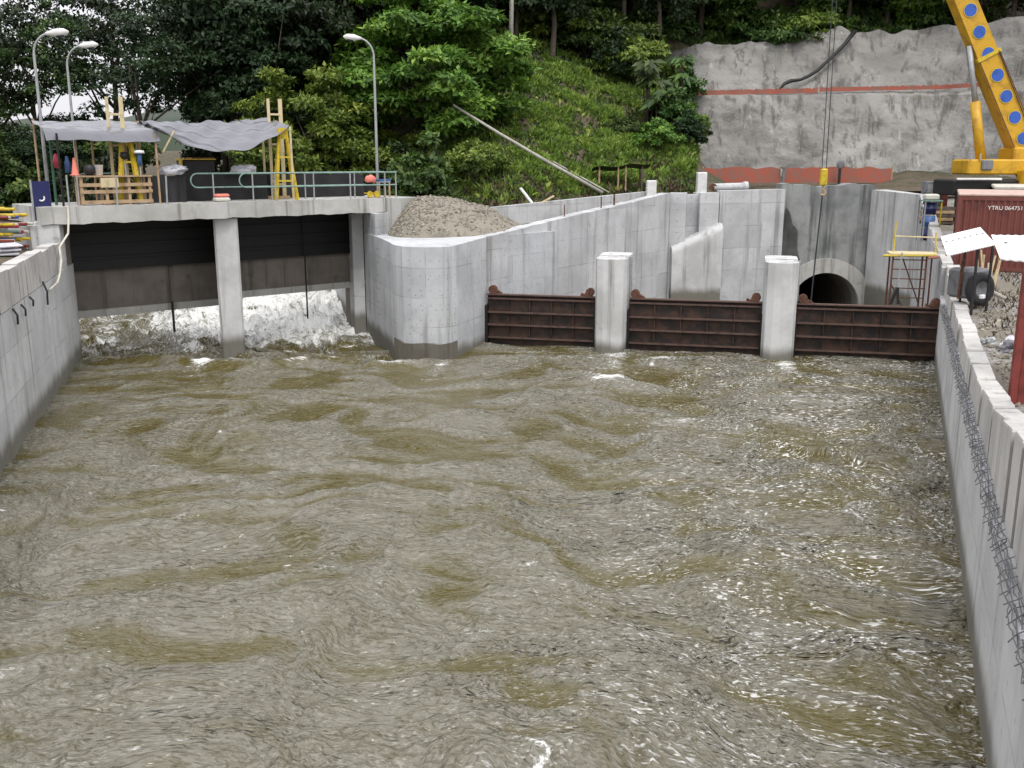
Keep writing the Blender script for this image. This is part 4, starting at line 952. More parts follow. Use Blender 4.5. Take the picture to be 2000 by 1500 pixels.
# ------------------------------------------------------------------ crane
def crane():
    t = thing('mobile_crane', 'yellow mobile crane with blue discs along its boom', 'crane', (24.5, 50, 4.3))
    B0, TIP = Vector((26.1, 50, 6.6)), Vector((15.4, 50, 26.6)); d = (TIP-B0).normalized(); L = (TIP-B0).length
    side = Vector((d.z, 0, -d.x)); yv = Vector((0, 1, 0))
    def obox(m, a, b, w0, w1, th):
        vs = [p+side*s_*w_/2+yv*q*th/2 for p, w_ in ((a, w0), (b, w1)) for s_, q in ((-1, -1), (1, -1), (1, 1), (-1, 1))]
        return m.add(vs, [(0, 1, 2, 3), (7, 6, 5, 4)]+[(i, i+4, (i+1) % 4+4, (i+1) % 4) for i in range(4)])
    bo = wchild(obox(MB(), B0-d*.6, B0+d*6.35, 1.15, 1.12, .95), 'boom', M['crane'], t)
    wchild(obox(MB(), B0+d*6.36, B0+d*16, 1.02, .95, .8), 'boom', M['crane'], t)
    wchild(obox(MB(), B0+d*16.01, TIP, .85, .75, .65), 'boom', M['crane'], t)
    for q_, w_ in ((6.2, 1.2), (15.9, 1.05)): wchild(obox(MB(), B0+d*q_, B0+d*(q_+.16), w_, w_, w_-.12), 'boom_collar', M['yellow'], t)
    for q_ in (-.53, .53): wchild(obox(MB(), B0+side*q_-yv*.478, B0+d*6.2+side*q_-yv*.478, .05, .05, .02), 'boom_flange', M['rust_lug'], t)
    wchild(MB().tube([B0-yv*.55+side*.2, B0+d*3-yv*.53+side*.42, B0+d*6.3-yv*.53+side*.45], .025, 5), 'hydraulic_hose', M['rubber'], t)
    for k in range(9):
        c = B0+d*(1.85+1.13*k); ff = .475 if 1.85+1.13*k < 6.3 else .40
        m = MB().lathe([(0, -.02), (.30, -.02), (.30, .02), (0, .02)], c-yv*(ff+.021), 18, Matrix.Rotation(R(90), 3, 'X')); o = wchild(m, 'boom_disc', M['blue'], t)
        m = MB()
        for q in range(18):
            a0, a1 = 2*math.pi*q/18, 2*math.pi*(q+1)/18
            f = lambda a, r: tuple(c+Vector((r*math.cos(a), -(ff+.03), r*math.sin(a)))); m.add([f(a0, .29), f(a1, .29), f(a1, .34), f(a0, .34)], [(0, 1, 2, 3)])
        wchild(m, 'disc_rim', M['yellow'], t)
    m = MB().lathe([(0, -.04), (.36, -.04), (.36, .04), (.22, .05), (0, .05)], B0+d*.35-yv*.53, 18, Matrix.Rotation(R(90), 3, 'X')); wchild(m, 'boom_pivot', M['rubber'], t)
    # luffing cylinder
    c0, c1 = Vector((23.35, 49.7, 7.15)), Vector((22.25, 49.8, 12.6))
    cm = c0.lerp(c1, .52)
    wchild(MB().tube([c0, cm], .24, 12), 'luffing_cylinder', M['crane'], t, True); wchild(MB().tube([cm, c1], .13, 10), 'cylinder_rod', M['galv'], t, True)
    c2 = c0+Vector((.45, .6, 0)); wchild(MB().tube([c2, c1+Vector((.2, .6, 0))], .12, 10), 'cylinder_rod', M['grey_eq'], t, True)
    # superstructure and carrier
    wchild(MB().bbox((23.9, 50, 6.85), (2.9, 1.9, .75), 0, .08), 'turntable', M['crane'], t)
    wchild(MB().bbox((25.8, 50.2, 7.3), (2.0, 1.7, 1.0), 0, .08), 'winch_house', M['crane'], t)
    wchild(MB().bbox((23.35, 49.05, 6.95), (.55, .3, .5), 0, .05), 'cylinder_foot', M['grey_eq'], t)
    for x in (22.55, 23.0): wchild(MB().tube([(x, 49.05, 7.2), (x, 49.05, 7.5)], .05, 6), 'lamp_stub', M['galv'], t)
    wchild(MB().bbox((25.9, 48.6, 6.25), (2.0, 1.1, 1.05), 0, .1), 'cab', M['crane'], t)
    wchild(MB().box((25.85, 48.04, 6.45), (1.6, .03, .46)), 'cab_window', M['glass'], t)
    wchild(MB().box((25.85, 48.03, 6.15), (1.9, .03, .12)), 'cab_trim', M['white'], t)
    wchild(MB().bbox((25.7, 50, 5.85), (8.0, 2.4, .75), 0, .06), 'carrier_deck', M['black_steel'], t)
    wchild(MB().bbox((22.9, 48.72, 6.28), (2.2, .12, .1), 0, .02), 'deck_strip', M['white'], t)
    for x in (22.6, 24.0, 27, 28.3):
        m = MB().lathe([(0, -.2), (.3, -.2), (.55, -.17), (.6, 0), (.55, .17), (.3, .2), (0, .2)], (x, 49.0, 4.95), 18, Matrix.Rotation(R(90), 3, 'X')); wchild(m, 'wheel', M['rubber'], t, True)
    # hoist rope, hook block
    for dx in (-.09, .12): wchild(MB().tube([(15.45+dx, 49.9, 26.3), (15.62+dx, 49.9, 6.75)], .022, 5), 'hoist_rope', M['cable'], t)
    wchild(MB().bbox((15.64, 49.9, 6.35), (.34, .3, .85), 0, .06), 'hook_block', M['yellow'], t)
    wchild(MB().tube([(15.64, 49.9, 5.95), (15.64, 49.9, 5.75), (15.78, 49.9, 5.6), (15.7, 49.9, 5.45), (15.52, 49.9, 5.5)], .06, 8), 'hook', M['timber'], t)
    wchild(MB().tube([(15.64, 49.9, 5.5), (15.6, 50.2, 2.2), (15.55, 50.5, -2.2)], .035, 6), 'load_line', M['cable'], t)
crane()

# ------------------------------------------------------------------ containers and yard things
def container():
    W, D, H_ = 2.62, 6.1, 2.86; z0 = 3.0; ca = R(-23.5); cc_ = Vector((17.25, 38.2))+Vector((math.cos(ca), math.sin(ca)))*W/2+Vector((-math.sin(ca), math.cos(ca)))*D/2
    t = thing('shipping_container', 'rust-red shipping container with a pale roof beside the channel', 'container', (cc_.x, cc_.y, z0), ca)
    MB().box((0, 0, H_/2), (W-.14, D-.14, H_-.2)).build('shell', M['red_cont'], t)
    def corr(n, f):                                   # corrugated sheet
        vs = []; 
        for i in range(n*4+1):
            k = i % 4; o = (0, .045, .045, 0)[k]; vs += [f(i/(n*4), o, 0), f(i/(n*4), o, 1)]
        return MB().add(vs, [(2*i, 2*i+2, 2*i+3, 2*i+1) for i in range(n*4)])
    corr(11, lambda u, o, v: ((u-.5)*(W-.2), -D/2+.02+o, .14+v*(H_-.3))).build('end_wall', M['red_cont'], t)
    corr(24, lambda u, o, v: (-W/2+.02+o, (.5-u)*(D-.2), .14+v*(H_-.3))).build('side_wall', M['red_cont'], t)
    for sx in (-1, 1):
        for sy in (-1, 1): MB().box((sx*(W/2-.07), sy*(D/2-.07), H_/2), (.15, .15, H_-.02)).build('corner_post', M['red_cont'], t)
    for z in (.08, H_-.1):
        MB().box((0, -D/2+.06, z), (W-.3, .11, .15)).build('cross_rail', M['red_cont'], t); MB().box((-W/2+.06, 0, z), (.11, D-.3, .15)).build('side_rail', M['red_cont'], t)
    MB().bbox((0, 0, H_+.03), (W+.03, D+.03, .10), 0, .03).build('roof', M['cont_roof'], t)
    cu = bpy.data.curves.new('id', 'FONT'); cu.body = 'YTRU 064751 6'; cu.size = .21; cu.align_x = 'CENTER'; cu.extrude = .003
    tmp = bpy.data.objects.new('tmp', cu); COL.objects.link(tmp); dg = bpy.context.evaluated_depsgraph_get()
    me = bpy.data.meshes.new_from_object(tmp.evaluated_get(dg)); bpy.data.objects.remove(tmp)
    me.materials.clear(); me.materials.append(M['letter'])
    inst('lettering', me, t, (.42, -D/2+.006, H_-.52), rot=(R(90), 0, 0))
container()
t = thing('shipping_container', 'cream roofed container half out of frame right of the red one', 'container', (25.0, 46.2, 3.5), R(-24))
MB().box((0, 0, 1.2), (4.6, 4.8, 2.35)).build('shell', M['red_cont'], t); MB().bbox((0, 0, 2.47), (4.75, 4.95, .16), 0, .04).build('roof', M['cream'], t)
t = thing('drum_rack', 'rack with stacked blue drums between the wall and the red container', 'rack', (18.75, 44.3, 3.6))
for k, mt in enumerate(('blue_dk', 'blue_lt', 'blue_dk')): MB().lathe([(0, 0), (.27, 0), (.27, .24), (.285, .26), (.27, .28), (.27, .52), (0, .54)], (0, 0, .06+k*.57), 16).build('drum', M[mt], t, True)
for x, mt in ((-.36, 'galv'), (.36, 'yellow')):
    for y_ in (-.34, .34): MB().box((x, y_, .9), (.05, .05, 1.8)).build('post', M[mt], t)
MB().box((0, 0, 1.82), (.8, .8, .05)).build('shelf', M['green'], t); MB().bbox((0, 0, 1.98), (.6, .5, .26), 0, .06).build('carton', M['cream'], t)
t = thing('cabinet', 'grey and orange site cabinet at the end of the channel wall', 'cabinet', (22.1, 52.2, 4.6))
MB().bbox((0, 0, .75), (.9, .6, 1.5), 0, .04).build('body', M['grey_eq'], t); MB().bbox((.62, 0, .8), (.34, .5, 1.6), 0, .03).build('side_unit', M['orange'], t); MB().box((0, -.31, .8), (.7, .02, 1.1)).build('door', M['galv'], t)
t = thing('timber_stack', 'stack of rough timber and black bins beside the red container', 'timber stack', (20.9, 48.4, 4.1))
for k in range(5): MB().box((rng.uniform(-.1, .1), 0, .1+.17*k), (1.5, .5, .14), rng.uniform(-.1, .1)).build('beam', M['timber' if k % 2 else 'bark'], t)
MB().bbox((1.3, .2, .8), (.7, .6, 1.6), 0, .05).build('bin', M['black'], t); MB().bbox((-.55, .1, 1.2), (.3, .3, .7), 0, .04).build('bin', M['black'], t)

def shelter(name, corners, posts, label, gz, red=False):
    c = sum((Vector(p) for p in corners), Vector())/4
    t = thing('sheet_shelter', label, 'shelter', (c.x, c.y, gz)); base = Vector((c.x, c.y, gz))
    q = [Vector(p)-base for p in corners]
    def f(u, v): p = q[0].lerp(q[1], u).lerp(q[3].lerp(q[2], u), v); return (p.x, p.y, p.z+.008*math.sin(u*110))
    m = MB().sheet(f, 90, 6); o = m.build('roof_sheet', M['white_sheet'], t)
    sd = o.modifiers.new('s', 'SOLIDIFY'); sd.thickness = .03
    for k in (.12, .6): a = q[0].lerp(q[3], k); b = q[1].lerp(q[2], k); MB().bar(a-Vector((0, 0, .06)), b-Vector((0, 0, .06)), .06).build('purlin', M['timber'], t)
    m = MB()
    a, b = q[0].lerp(q[3], .62), q[1].lerp(q[2], .62)
    for k in range(7): p = a.lerp(b, .08+k*.14); m.box((p.x, p.y, p.z+.03), (.05, .05, .025))
    m.build('fixing_row', M['grey_eq'], t)
    for (x, y), zt in posts: MB().box((x-base.x, y-base.y, (zt-gz)/2-.1), (.14 if red else .06, .1 if red else .06, zt-gz+.1)).build('post', M['red'] if red else M['black'], t)
shelter('s1', [(12.47, 28.0, 4.53), (14.08, 28.5, 4.81), (14.43, 30.3, 5.18), (13.06, 29.9, 4.92)], [((13.62, 28.6), 4.7), ((13.9, 30.0), 4.95), ((14.25, 29.0), 4.8)], 'white sheet shelter propped over the parapet near the tyre', 2.68)
shelter('s2', [(9.75, 19.5, 5.28), (11.9, 17.4, 5.2), (12.4, 19.6, 5.7), (10.35, 21.2, 5.62)], [((9.98, 18.85), 5.15), ((11.9, 19.2), 5.5)], 'white sheet shelter on a red post at the right edge', 2.4, True)
# red steel sheet hung on the post's outer side
tag(MB().bbox((10.75, 18.9, 3.3), (1.3, .07, 1.9), -.05, .015).build('red_panel', M['red']), 'red steel panel behind the post at the right edge', 'panel')
# machine with tyre under the first shelter
t = thing('compressor', 'dark machine with a large tyre under the white shelter', 'machine', (14.15, 29.7, 2.75), .3)
MB().bbox((.1, .35, .75), (1.0, .8, .9), 0, .08).build('body', M['grey_eq'], t)
m = MB(); prof = [(.26, -.12), (.44, -.12), (.5, -.06), (.5, .06), (.44, .12), (.26, .12), (.26, -.12)]
m.lathe(prof, (.0, -.25, .62), 22, Matrix.Rotation(R(90), 3, 'X')); ty = m.build('tyre', M['rubber'], t, True)
MB().lathe([(0, -.02), (.26, -.08), (.26, .08), (0, .02)], (0, -.25, .62), 18, Matrix.Rotation(R(90), 3, 'X')).build('rim', M['grey_eq'], ty)
MB().bbox((0, -.36, .40), (.22, .1, .14), 0, .03).build('can', M['white_sheet'], t); MB().tube([(-.45, .1, .3), (-.5, 0, 1.5)], .05, 7).build('exhaust', M['rust_lug'], t)
t = thing('stick_bundle', 'bundle of pale cut sticks standing beside the red container', 'sticks', (15.9, 32.5, 2.85))
for k in range(9): a = rng.uniform(-.6, .6); MB().tube([(k*.07-.3, rng.uniform(-.1, .1), 0), (k*.07-.3+a*.5, rng.uniform(-.2, .2), rng.uniform(.9, 1.5))], .03, 6).build('stick', M['timber_pale'], t)
o = MB().tube([(14.9, 31.0, 3.3), (15.9, 31.2, 2.85)], .06, 7).build('branch', M['bark_pale']); tag(o, 'pale branch lying on the bank beside the machine', 'branch')

# ------------------------------------------------------------------ scaffold tower behind the last gate
t = thing('scaffold_tower', 'rusty scaffold tower with ladder rungs behind the last gate', 'scaffold', (15.1, 37.0, -2.4), GANG)
for x in (-.62, .58):
    for y_ in (0, .9): MB().tube([(x, y_, 0), (x, y_, 6.05)], .035, 7).build('standard', M['rust_lug'], t)
MB().tube([(.78, .1, 0), (.78, .1, 6.05)], .035, 7).build('standard', M['rust_lug'], t)
for k in range(16): MB().tube([(-.62, 0, .5+.36*k), (.58, 0, .5+.36*k)], .022, 6).build('rung', M['rust_lug'], t)
MB().tube([(-.2, .45, 5.9), (.5, .45, 4.2)], .025, 6).build('brace', M['rust_lug'], t); MB().tube([(-.5, .9, 4.9), (.3, .9, 3.4)], .025, 6).build('brace', M['rust_lug'], t)
MB().box((.1, .4, 6.12), (1.7, 1.1, .05)).build('platform', M['timber_pale'], t)
MB().tube([(-1.0, -.12, 6.05), (.85, -.12, 6.1)], .045, 7).build('ledger', M['yellow'], t)
MB().tube([(-.55, .5, 6.1), (-.55, .5, 7.3)], .03, 7).build('rail_post', M['yellow'], t); MB().tube([(.95, .4, 6.1), (.9, .45, 6.9)], .03, 7).build('rail_post', M['yellow'], t)
MB().tube([(-.55, .5, 6.75), (.9, .45, 6.72)], .025, 7).build('hand_rail', M['timber_pale'], t)
MB().tube([(.6, -.2, 6.0), (1.0, -.2, 6.05)], .05, 7).build('clamp_pipe', M['orange'], t)
t = thing('prop', 'black forked prop standing on the dark gate left of the scaffold', 'prop', (14.22, 35.75, 1.99))
MB().bar((-.22, 0, 0), (.0, .02, .62), .10, .08).build('leg', M['black'], t); MB().bar((.06, 0, 0), (.02, .02, .62), .1, .08).build('leg', M['black'], t); MB().tube([(.0, .02, .55), (.06, .02, 1.9)], .025, 6).build('rod', M['galv'], t)

# ------------------------------------------------------------------ vegetation
ORD = 'first second third fourth fifth sixth seventh eighth ninth tenth eleventh twelfth thirteenth fourteenth fifteenth sixteenth seventeenth eighteenth nineteenth twentieth twenty-first twenty-second twenty-third twenty-fourth twenty-fifth twenty-sixth twenty-seventh'.split()
def relabel(group, text):
    os_ = [o for o in bpy.data.objects if o.get('group') == group and o.parent is None]
    os_.sort(key=lambda o: o.location.x/o.location.y)
    for i, o in enumerate(os_): o['label'] = text % ORD[i]

def leaf_mesh(name, C, D, Nn, L, W, tint, mat, fold=.25):
    """C base points, D leaf directions, Nn rough normals, L lengths, W half widths -> mesh of folded leaf quads"""
    n = len(C); D = D/np.linalg.norm(D, axis=1, keepdims=True)
    S = np.cross(D, Nn); S /= np.linalg.norm(S, axis=1, keepdims=True)+1e-9; U = np.cross(S, D)
    a = C; b = C+D*(L*.45)[:, None]+S*W[:, None]+U*(W*fold)[:, None]; c = C+D*L[:, None]-U*(L*.12)[:, None]; d = C+D*(L*.45)[:, None]-S*W[:, None]+U*(W*fold)[:, None]
    V = np.stack([a, b, c, d], 1).reshape(-1, 3).astype(np.float32); q = np.arange(n)*4
    F = np.stack([q, q+1, q+2, q, q+2, q+3], 1).reshape(-1, 3).astype(np.int32)
    me = bpy.data.meshes.new(name); me.vertices.add(len(V)); me.vertices.foreach_set('co', V.ravel())
    me.loops.add(F.size); me.loops.foreach_set('vertex_index', F.ravel()); me.polygons.add(len(F))
    me.polygons.foreach_set('loop_start', np.arange(0, F.size, 3, dtype=np.int32)); me.polygons.foreach_set('loop_total', np.full(len(F), 3, dtype=np.int32))
    me.update(calc_edges=True)
    at = me.attributes.new('tint', 'FLOAT', 'FACE'); at.data.foreach_set('value', np.repeat(tint, 2).astype(np.float32))
    me.materials.append(mat); return me
def rdir(n, g): v = g.normal(size=(n, 3)); return v/np.linalg.norm(v, axis=1, keepdims=True)
def crown(name, seed, rx, ry, rz, clumps, per, leaf, mat, zmin=-1., up=.5, cr=.24, droop=.25, inner=.45):
    """crown of leaf clumps; origin at the crown's centre; returns mesh and clump centres"""
    g = np.random.RandomState(seed); d = rdir(clumps*3, g); d = d[d[:, 2] > zmin][:clumps]; k = len(d)
    r = inner+(1-inner)*g.rand(k)**.6; lob = 1+.22*np.sin(d[:, 0]*3.1+seed)+.18*np.sin(d[:, 1]*4.3+d[:, 2]*3+seed*2)
    cc = d*(r*lob)[:, None]*np.array([rx, ry, rz]); R_ = cr*(rx+ry+rz)/3
    rad = R_*g.uniform(.6, 1.25, k); ct = g.rand(k)
    idx = np.repeat(np.arange(k), per); n = len(idx); v = rdir(n, g); v[:, 2] = np.abs(v[:, 2])*.8-.15; v /= np.linalg.norm(v, axis=1, keepdims=True)
    rr = rad[idx]*(.55+.45*g.rand(n)); P = cc[idx]+v*rr[:, None]*np.array([1, 1, .62])
    out_ = P/np.array([rx, ry, rz]); Nn = v*.5+out_*.3+np.array([0, 0, up])+.45*rdir(n, g)
    D = rdir(n, g)+v*.7; D[:, 2] -= droop
    Nn -= D*(np.sum(Nn*D, 1)/np.sum(D*D, 1))[:, None]
    L = leaf*g.uniform(.65, 1.3, n); W = L*g.uniform(.2, .32, n)
    tint = np.clip(.22+.5*ct[idx]+.28*g.normal(size=n)*.6+.18*v[:, 2], 0, 1)
    return leaf_mesh(name, P, D, Nn, L, W, tint, mat), cc
def trunk_mesh(name, h, r, seed, cc, zc, k=9, bend=.05, mat='bark'):
    g = random.Random(seed); m = MB(); pts = []; q = Vector((0, 0, -.8)); n = 7
    for i in range(n+1):
        pts.append(Vector((g.uniform(-1, 1)*bend*h*i/n, g.uniform(-1, 1)*bend*h*i/n, -.8+(h+.8)*i/n)))
    m.tube(pts, [r*(1.35 if i == 0 else 1-.62*i/n) for i in range(n+1)], 8)
    ids = list(range(len(cc))); g.shuffle(ids)
    for i in ids[:k]:
        e = Vector(cc[i])+Vector((0, 0, zc)); s_ = pts[g.randint(3, n-1)]
        mid = s_.lerp(e, .5)+Vector((0, 0, .1*h*g.uniform(-.2, .6)))
        m.tube([s_, mid, e], [r*.4, r*.24, r*.08], 5)
    return m.mesh(name, M[mat], True)
KINDS = {}
def kind(key, seed, rx, ry, rz, clumps, per, leaf, mat, zc, hr=.18, bark='bark', **k):
    me, cc = crown('crown', seed, rx, ry, rz, clumps, per, leaf, M[mat], **k)
    KINDS[key] = (me, trunk_mesh('trunk', zc, hr, seed, cc, zc, mat=bark), zc)
kind('broad', 1, 4.2, 4.2, 3.6, 110, 170, .31, 'leaf_mid', 5.6)
kind('broad2', 2, 3.6, 3.8, 4.4, 110, 170, .29, 'leaf_mid', 6.6)
kind('tall', 3, 3.0, 3.0, 5.6, 110, 160, .27, 'leaf_dark', 9.5, .22)
kind('open', 4, 4.6, 4.2, 3.4, 120, 62, .25, 'leaf_dark', 8.2, .2, cr=.17, inner=.25)
kind('bush', 5, 1.7, 1.7, 1.3, 46, 120, .24, 'leaf_bright', .75, .07, zmin=-.35, cr=.28)
kind('bush2', 6, 1.4, 1.5, 1.6, 40, 110, .28, 'leaf_mid', .95, .07, zmin=-.4, cr=.3)
kind('lush', 8, 4.4, 4.0, 3.9, 170, 250, .30, 'leaf_bright', 4.6, .22, cr=.20, up=.8, zmin=-.7)
def plant(key, name, label, cat, x, y, z, sc_=1., szz=None, rz=0., mat=None, group=None):
    cm, tm, zc = KINDS[key]; t = thing(name, label, cat, (x, y, z), rz, group); t.scale = (sc_, sc_, (szz or sc_))
    a = inst('trunk', tm, t); b = inst('crown', cm, t, (0, 0, zc))
    if mat: b.material_slots[0].link = 'OBJECT'; b.material_slots[0].material = M[mat]
    return t
HZ = lambda x, y: float(hillz(x, y))
# the big bright tree and its companions behind the bridge
plant('lush', 'broadleaf_tree', 'big bright green spreading tree behind the right half of the bridge', 'tree', -5.4, 62.0, 5.9, 1.5, 1.22, .4)
plant('lush', 'broadleaf_tree', 'bright green tree with low boughs behind the right canopy end', 'tree', -10.4, 57.8, 2.7, 1.08, 1.0, 2.1)
plant('bush2', 'shrub', 'dark leafy shrub below the big bright tree beside the lamp pole', 'shrub', -4.9, 51.5, 4.4, 1.25, 1.3, .3, 'leaf_mid')
plant('bush', 'shrub', 'bright shrub on the slope left of the leaning pole', 'shrub', -2.0, 55.0, 6.3, .95, 1.0, 1.0)
plant('bush2', 'shrub', 'dark shrub behind the gravel heap', 'shrub', -6.3, 54.0, 4.3, 1.3, 1.2, 2.0, 'leaf_dark')
plant('bush', 'shrub', 'low shrub at the far edge of the gravel heap', 'shrub', -3.4, 50.4, 4.4, .8, .7, 4.0, 'leaf_mid')
# open dark tree against the sky, far left
plant('open', 'tree', 'dark open-crowned tree with white sky showing through, upper left', 'tree', -22.6, 61, 4.6, 1.12, 1.0, .3)
plant('open', 'tree', 'dark open-crowned tree left of the one with sky gaps, behind the lamps', 'tree', -29.5, 62, 4.6, .95, 1.02, 1.8, 'leaf_mid')
plant('open', 'tree', 'thin dark tree right of the sky gaps, beside the dark forest edge', 'tree', -18.6, 66, 4.6, 1.0, 1.1, 4.1)
plant('open', 'tree', 'tall dark open tree at the far upper left against the sky', 'tree', -31.5, 60, 4.4, 1.3, 1.15, 5.0)
plant('open', 'tree', 'tall dark open tree directly above the left canopy', 'tree', -26.3, 67, 4.6, 1.3, 1.35, 2.6)
plant('open', 'tree', 'tall dark open tree between the lamps and the dark forest edge', 'tree', -20.2, 70, 4.6, 1.35, 1.45, 3.9)
plant('tall', 'tree', 'slender dense dark tree at the forest edge right of the sky gaps', 'tree', -17.3, 63, 3.8, 1.0, 1.05, 1.2)
plant('tall', 'tree', 'slender dense dark tree behind the sagging canopy', 'tree', -14.6, 62, 3.8, .95, 1.0, 2.9)
lb = 'mid green tree on the left bank behind the first street lamp'
for i, (x, y, s_, k, mt) in enumerate(((-29.5, 53, .72, 'broad', 'leaf_mid'), (-26.2, 56, .68, 'broad', 'leaf_dark'), (-33.5, 57, .85, 'broad2', 'leaf_mid'), (-24, 60, .72, 'broad', 'leaf_mid'), (-37, 64, .9, 'broad', 'leaf_mid'), (-30, 68, .8, 'broad', 'leaf_dark'))):
    plant(k, 'tree', lb, 'tree', x, y, 4.1, s_, s_*.78, i*1.3, mt, 'trees on the left bank')
lb = 'dark undergrowth shrub behind the left half of the bridge'
for i in range(16):
    x = -27+i*1.35+rng.uniform(-.4, .4); y = 55+rng.uniform(-2.5, 3); y = max(y, 58.6) if x > -21 else y
    plant('bush2' if i % 2 else 'bush', 'shrub', lb, 'shrub', x, y, 4.0 if x < -21 else HZ(x, y)-.2, rng.uniform(1.1, 1.7), rng.uniform(1.3, 2.0), rng.uniform(0, 6), 'leaf_dark' if i % 3 else 'leaf_mid', 'undergrowth behind the bridge')
# dense dark forest on the hill
lb = 'dark forest tree standing on the hillside behind the big bright tree'
g_ = random.Random(5); cnt = 0
for row, (y0, n, x0, x1) in enumerate(((66, 7, -19, -9), (71, 11, -23, 6), (77, 13, -22, 12), (84, 14, -24, 13), (92, 15, -26, 14), (101, 14, -28, 16), (112, 12, -28, 16))):
    for i in range(n):
        x = x0+(x1-x0)*(i+.5)/n+g_.uniform(-.8, .8); y = y0+g_.uniform(-2, 2)
        if x > -7 and y < 74.5 : continue
        if x > 5 and y < 82: continue
        k = g_.choice(['tall', 'broad2', 'tall', 'broad']); s_ = g_.uniform(.95, 1.35)
        plant(k, 'forest_tree', lb, 'tree', x, y, HZ(x, y)-.4, s_, s_*g_.uniform(.95, 1.2), g_.uniform(0, 6), g_.choice(['leaf_dark', 'leaf_dark', 'leaf_dark', 'leaf_mid']), 'dark forest on the hillside')
lb = 'green bushy tree growing along the top of the shotcrete face'
for i in range(26):
    x = 10+i*1.55+g_.uniform(-.5, .5); y = 87.2+g_.uniform(-.4, 3.0)-max(0, x-36)*.6
    plant(g_.choice(['broad', 'bush', 'bush2', 'broad2']), 'tree', lb, 'tree', x, y, HZ(x, y)-.8 if x < 40 else 18.5, g_.uniform(.75, 1.15) if i % 2 else g_.uniform(1.3, 1.8), None, g_.uniform(0, 6), g_.choice(['leaf_mid', 'leaf_bright', 'leaf_mid', 'leaf_dark']), 'trees above the rock face')
lb = 'forest tree in the second row above the rock face'
for i in range(16):
    x = 8+i*2.6+g_.uniform(-.8, .8); y = 97+g_.uniform(-2, 4); s_ = g_.uniform(1., 1.5)
    plant(g_.choice(['broad', 'tall', 'broad2']), 'forest_tree', lb, 'tree', x, y, HZ(x, y)-1.5, s_, None, g_.uniform(0, 6), g_.choice(['leaf_mid', 'leaf_dark']), 'second row above the rock face')
# bushes at the right of the grassy slope and along the left edge of the rock face
lb = 'leafy bush on the grassy slope left of the rock face'
for i, (px, row, y) in enumerate(((1080, 70, 80), (1140, 95, 79), (1180, 60, 82), (1190, 110, 77), (1240, 100, 77), (1250, 60, 82), (1310, 70, 82), (1290, 205, 70), (1330, 210, 71), (1310, 250, 68.5), (1345, 262, 70), (1330, 300, 66.5), (1280, 290, 66), (1030, 90, 80), (1220, 250, 67))):
    ang = (px-1000)/1900; x = ang*(y*.975+.3); z = HZ(x, y)
    plant('bush2' if i % 2 else 'bush', 'shrub', lb, 'shrub', x, y, z-.1, g_.uniform(1.0, 1.5)*(1.15 if row < 150 else .62), None, g_.uniform(0, 6), ['leaf_bright', 'leaf_mid', 'leaf_mid', 'leaf_dark'][i % 4], 'bushes on the grassy slope')
# large-leaved slender plants in front of the rock face
def bigleaf(x, y, h, n, lb, seed):
    g = np.random.RandomState(seed); z = HZ(x, y); t = thing('large_leaved_plant', lb, 'plant', (x, y, z-.2))
    C, D, L, W, T = [], [], [], [], []; stems = []
    for k in range(n):
        b = Vector((g.uniform(-.6, .6), g.uniform(-.5, .5), h*g.uniform(.65, 1.0))); stems.append(b)
        for j in range(14):
            a = 2*math.pi*j/14+g.rand(); e = g.uniform(-1.0, .05)
            C.append(b+Vector((math.cos(a)*.2, math.sin(a)*.2, g.uniform(-.2, .15)))); D.append((math.cos(a), math.sin(a), e)); L.append(g.uniform(.7, 1.15)); W.append(g.uniform(.14, .24)); T.append(g.uniform(.1, .8))
    n_ = len(C); Nn = np.tile([0, -.7, .8], (n_, 1))+.3*rdir(n_, g)
    me = leaf_mesh('leaves', np.array([tuple(c) for c in C]), np.array(D), Nn, np.array(L), np.array(W), np.array(T), M['leaf_mid'])
    inst('leaves', me, t)
    for b in stems: MB().tube([(b.x*.3, b.y*.3, -.5), (b.x*.8, b.y*.8, b.z*.6), b], [.06, .045, .03], 6).build('stem', M['bark'], t, True)
bigleaf(9.3, 69.5, 4.6, 6, 'large-leaved slender plant rising in front of the left end of the rock face', 3)
bigleaf(11.3, 70.5, 4.3, 4, 'large-leaved plant nearest the rock face', 4)
bigleaf(10.0, 68.2, 3.0, 5, 'lower large-leaved plant beneath the slender ones', 6)
# pale bare trunks at the forest edge
for i, (px, y, r0, lb) in enumerate(((997, 73.5, .15, 'tallest pale bare trunk at the forest edge above the slope'), (1027, 84, .12, 'thin pale trunk right of the tallest one'), (1130, 82.5, .13, 'pale trunk at the forest edge above the bushes'), (952, 80, .12, 'dim grey trunk left of the tallest pale trunk'))):
    x = (px-1000)/1900*y*.975; z = HZ(x, y)
    t = thing('bare_trunk', lb, 'tree', (x, y, z-.3)); MB().tube([(0, 0, 0), (.1, 0, 5), (-.08, 0, 10), (.05, 0, 15)], [r0*1.3, r0, r0*.85, r0*.6], 8).build('trunk', M['bark_pale'], t, True)
    me, _ = crown('crown', 60+i, 2.2, 2.2, 1.6, 30, 60, .35, M['leaf_mid']); inst('crown', me, t, (0, 0, 15.5))
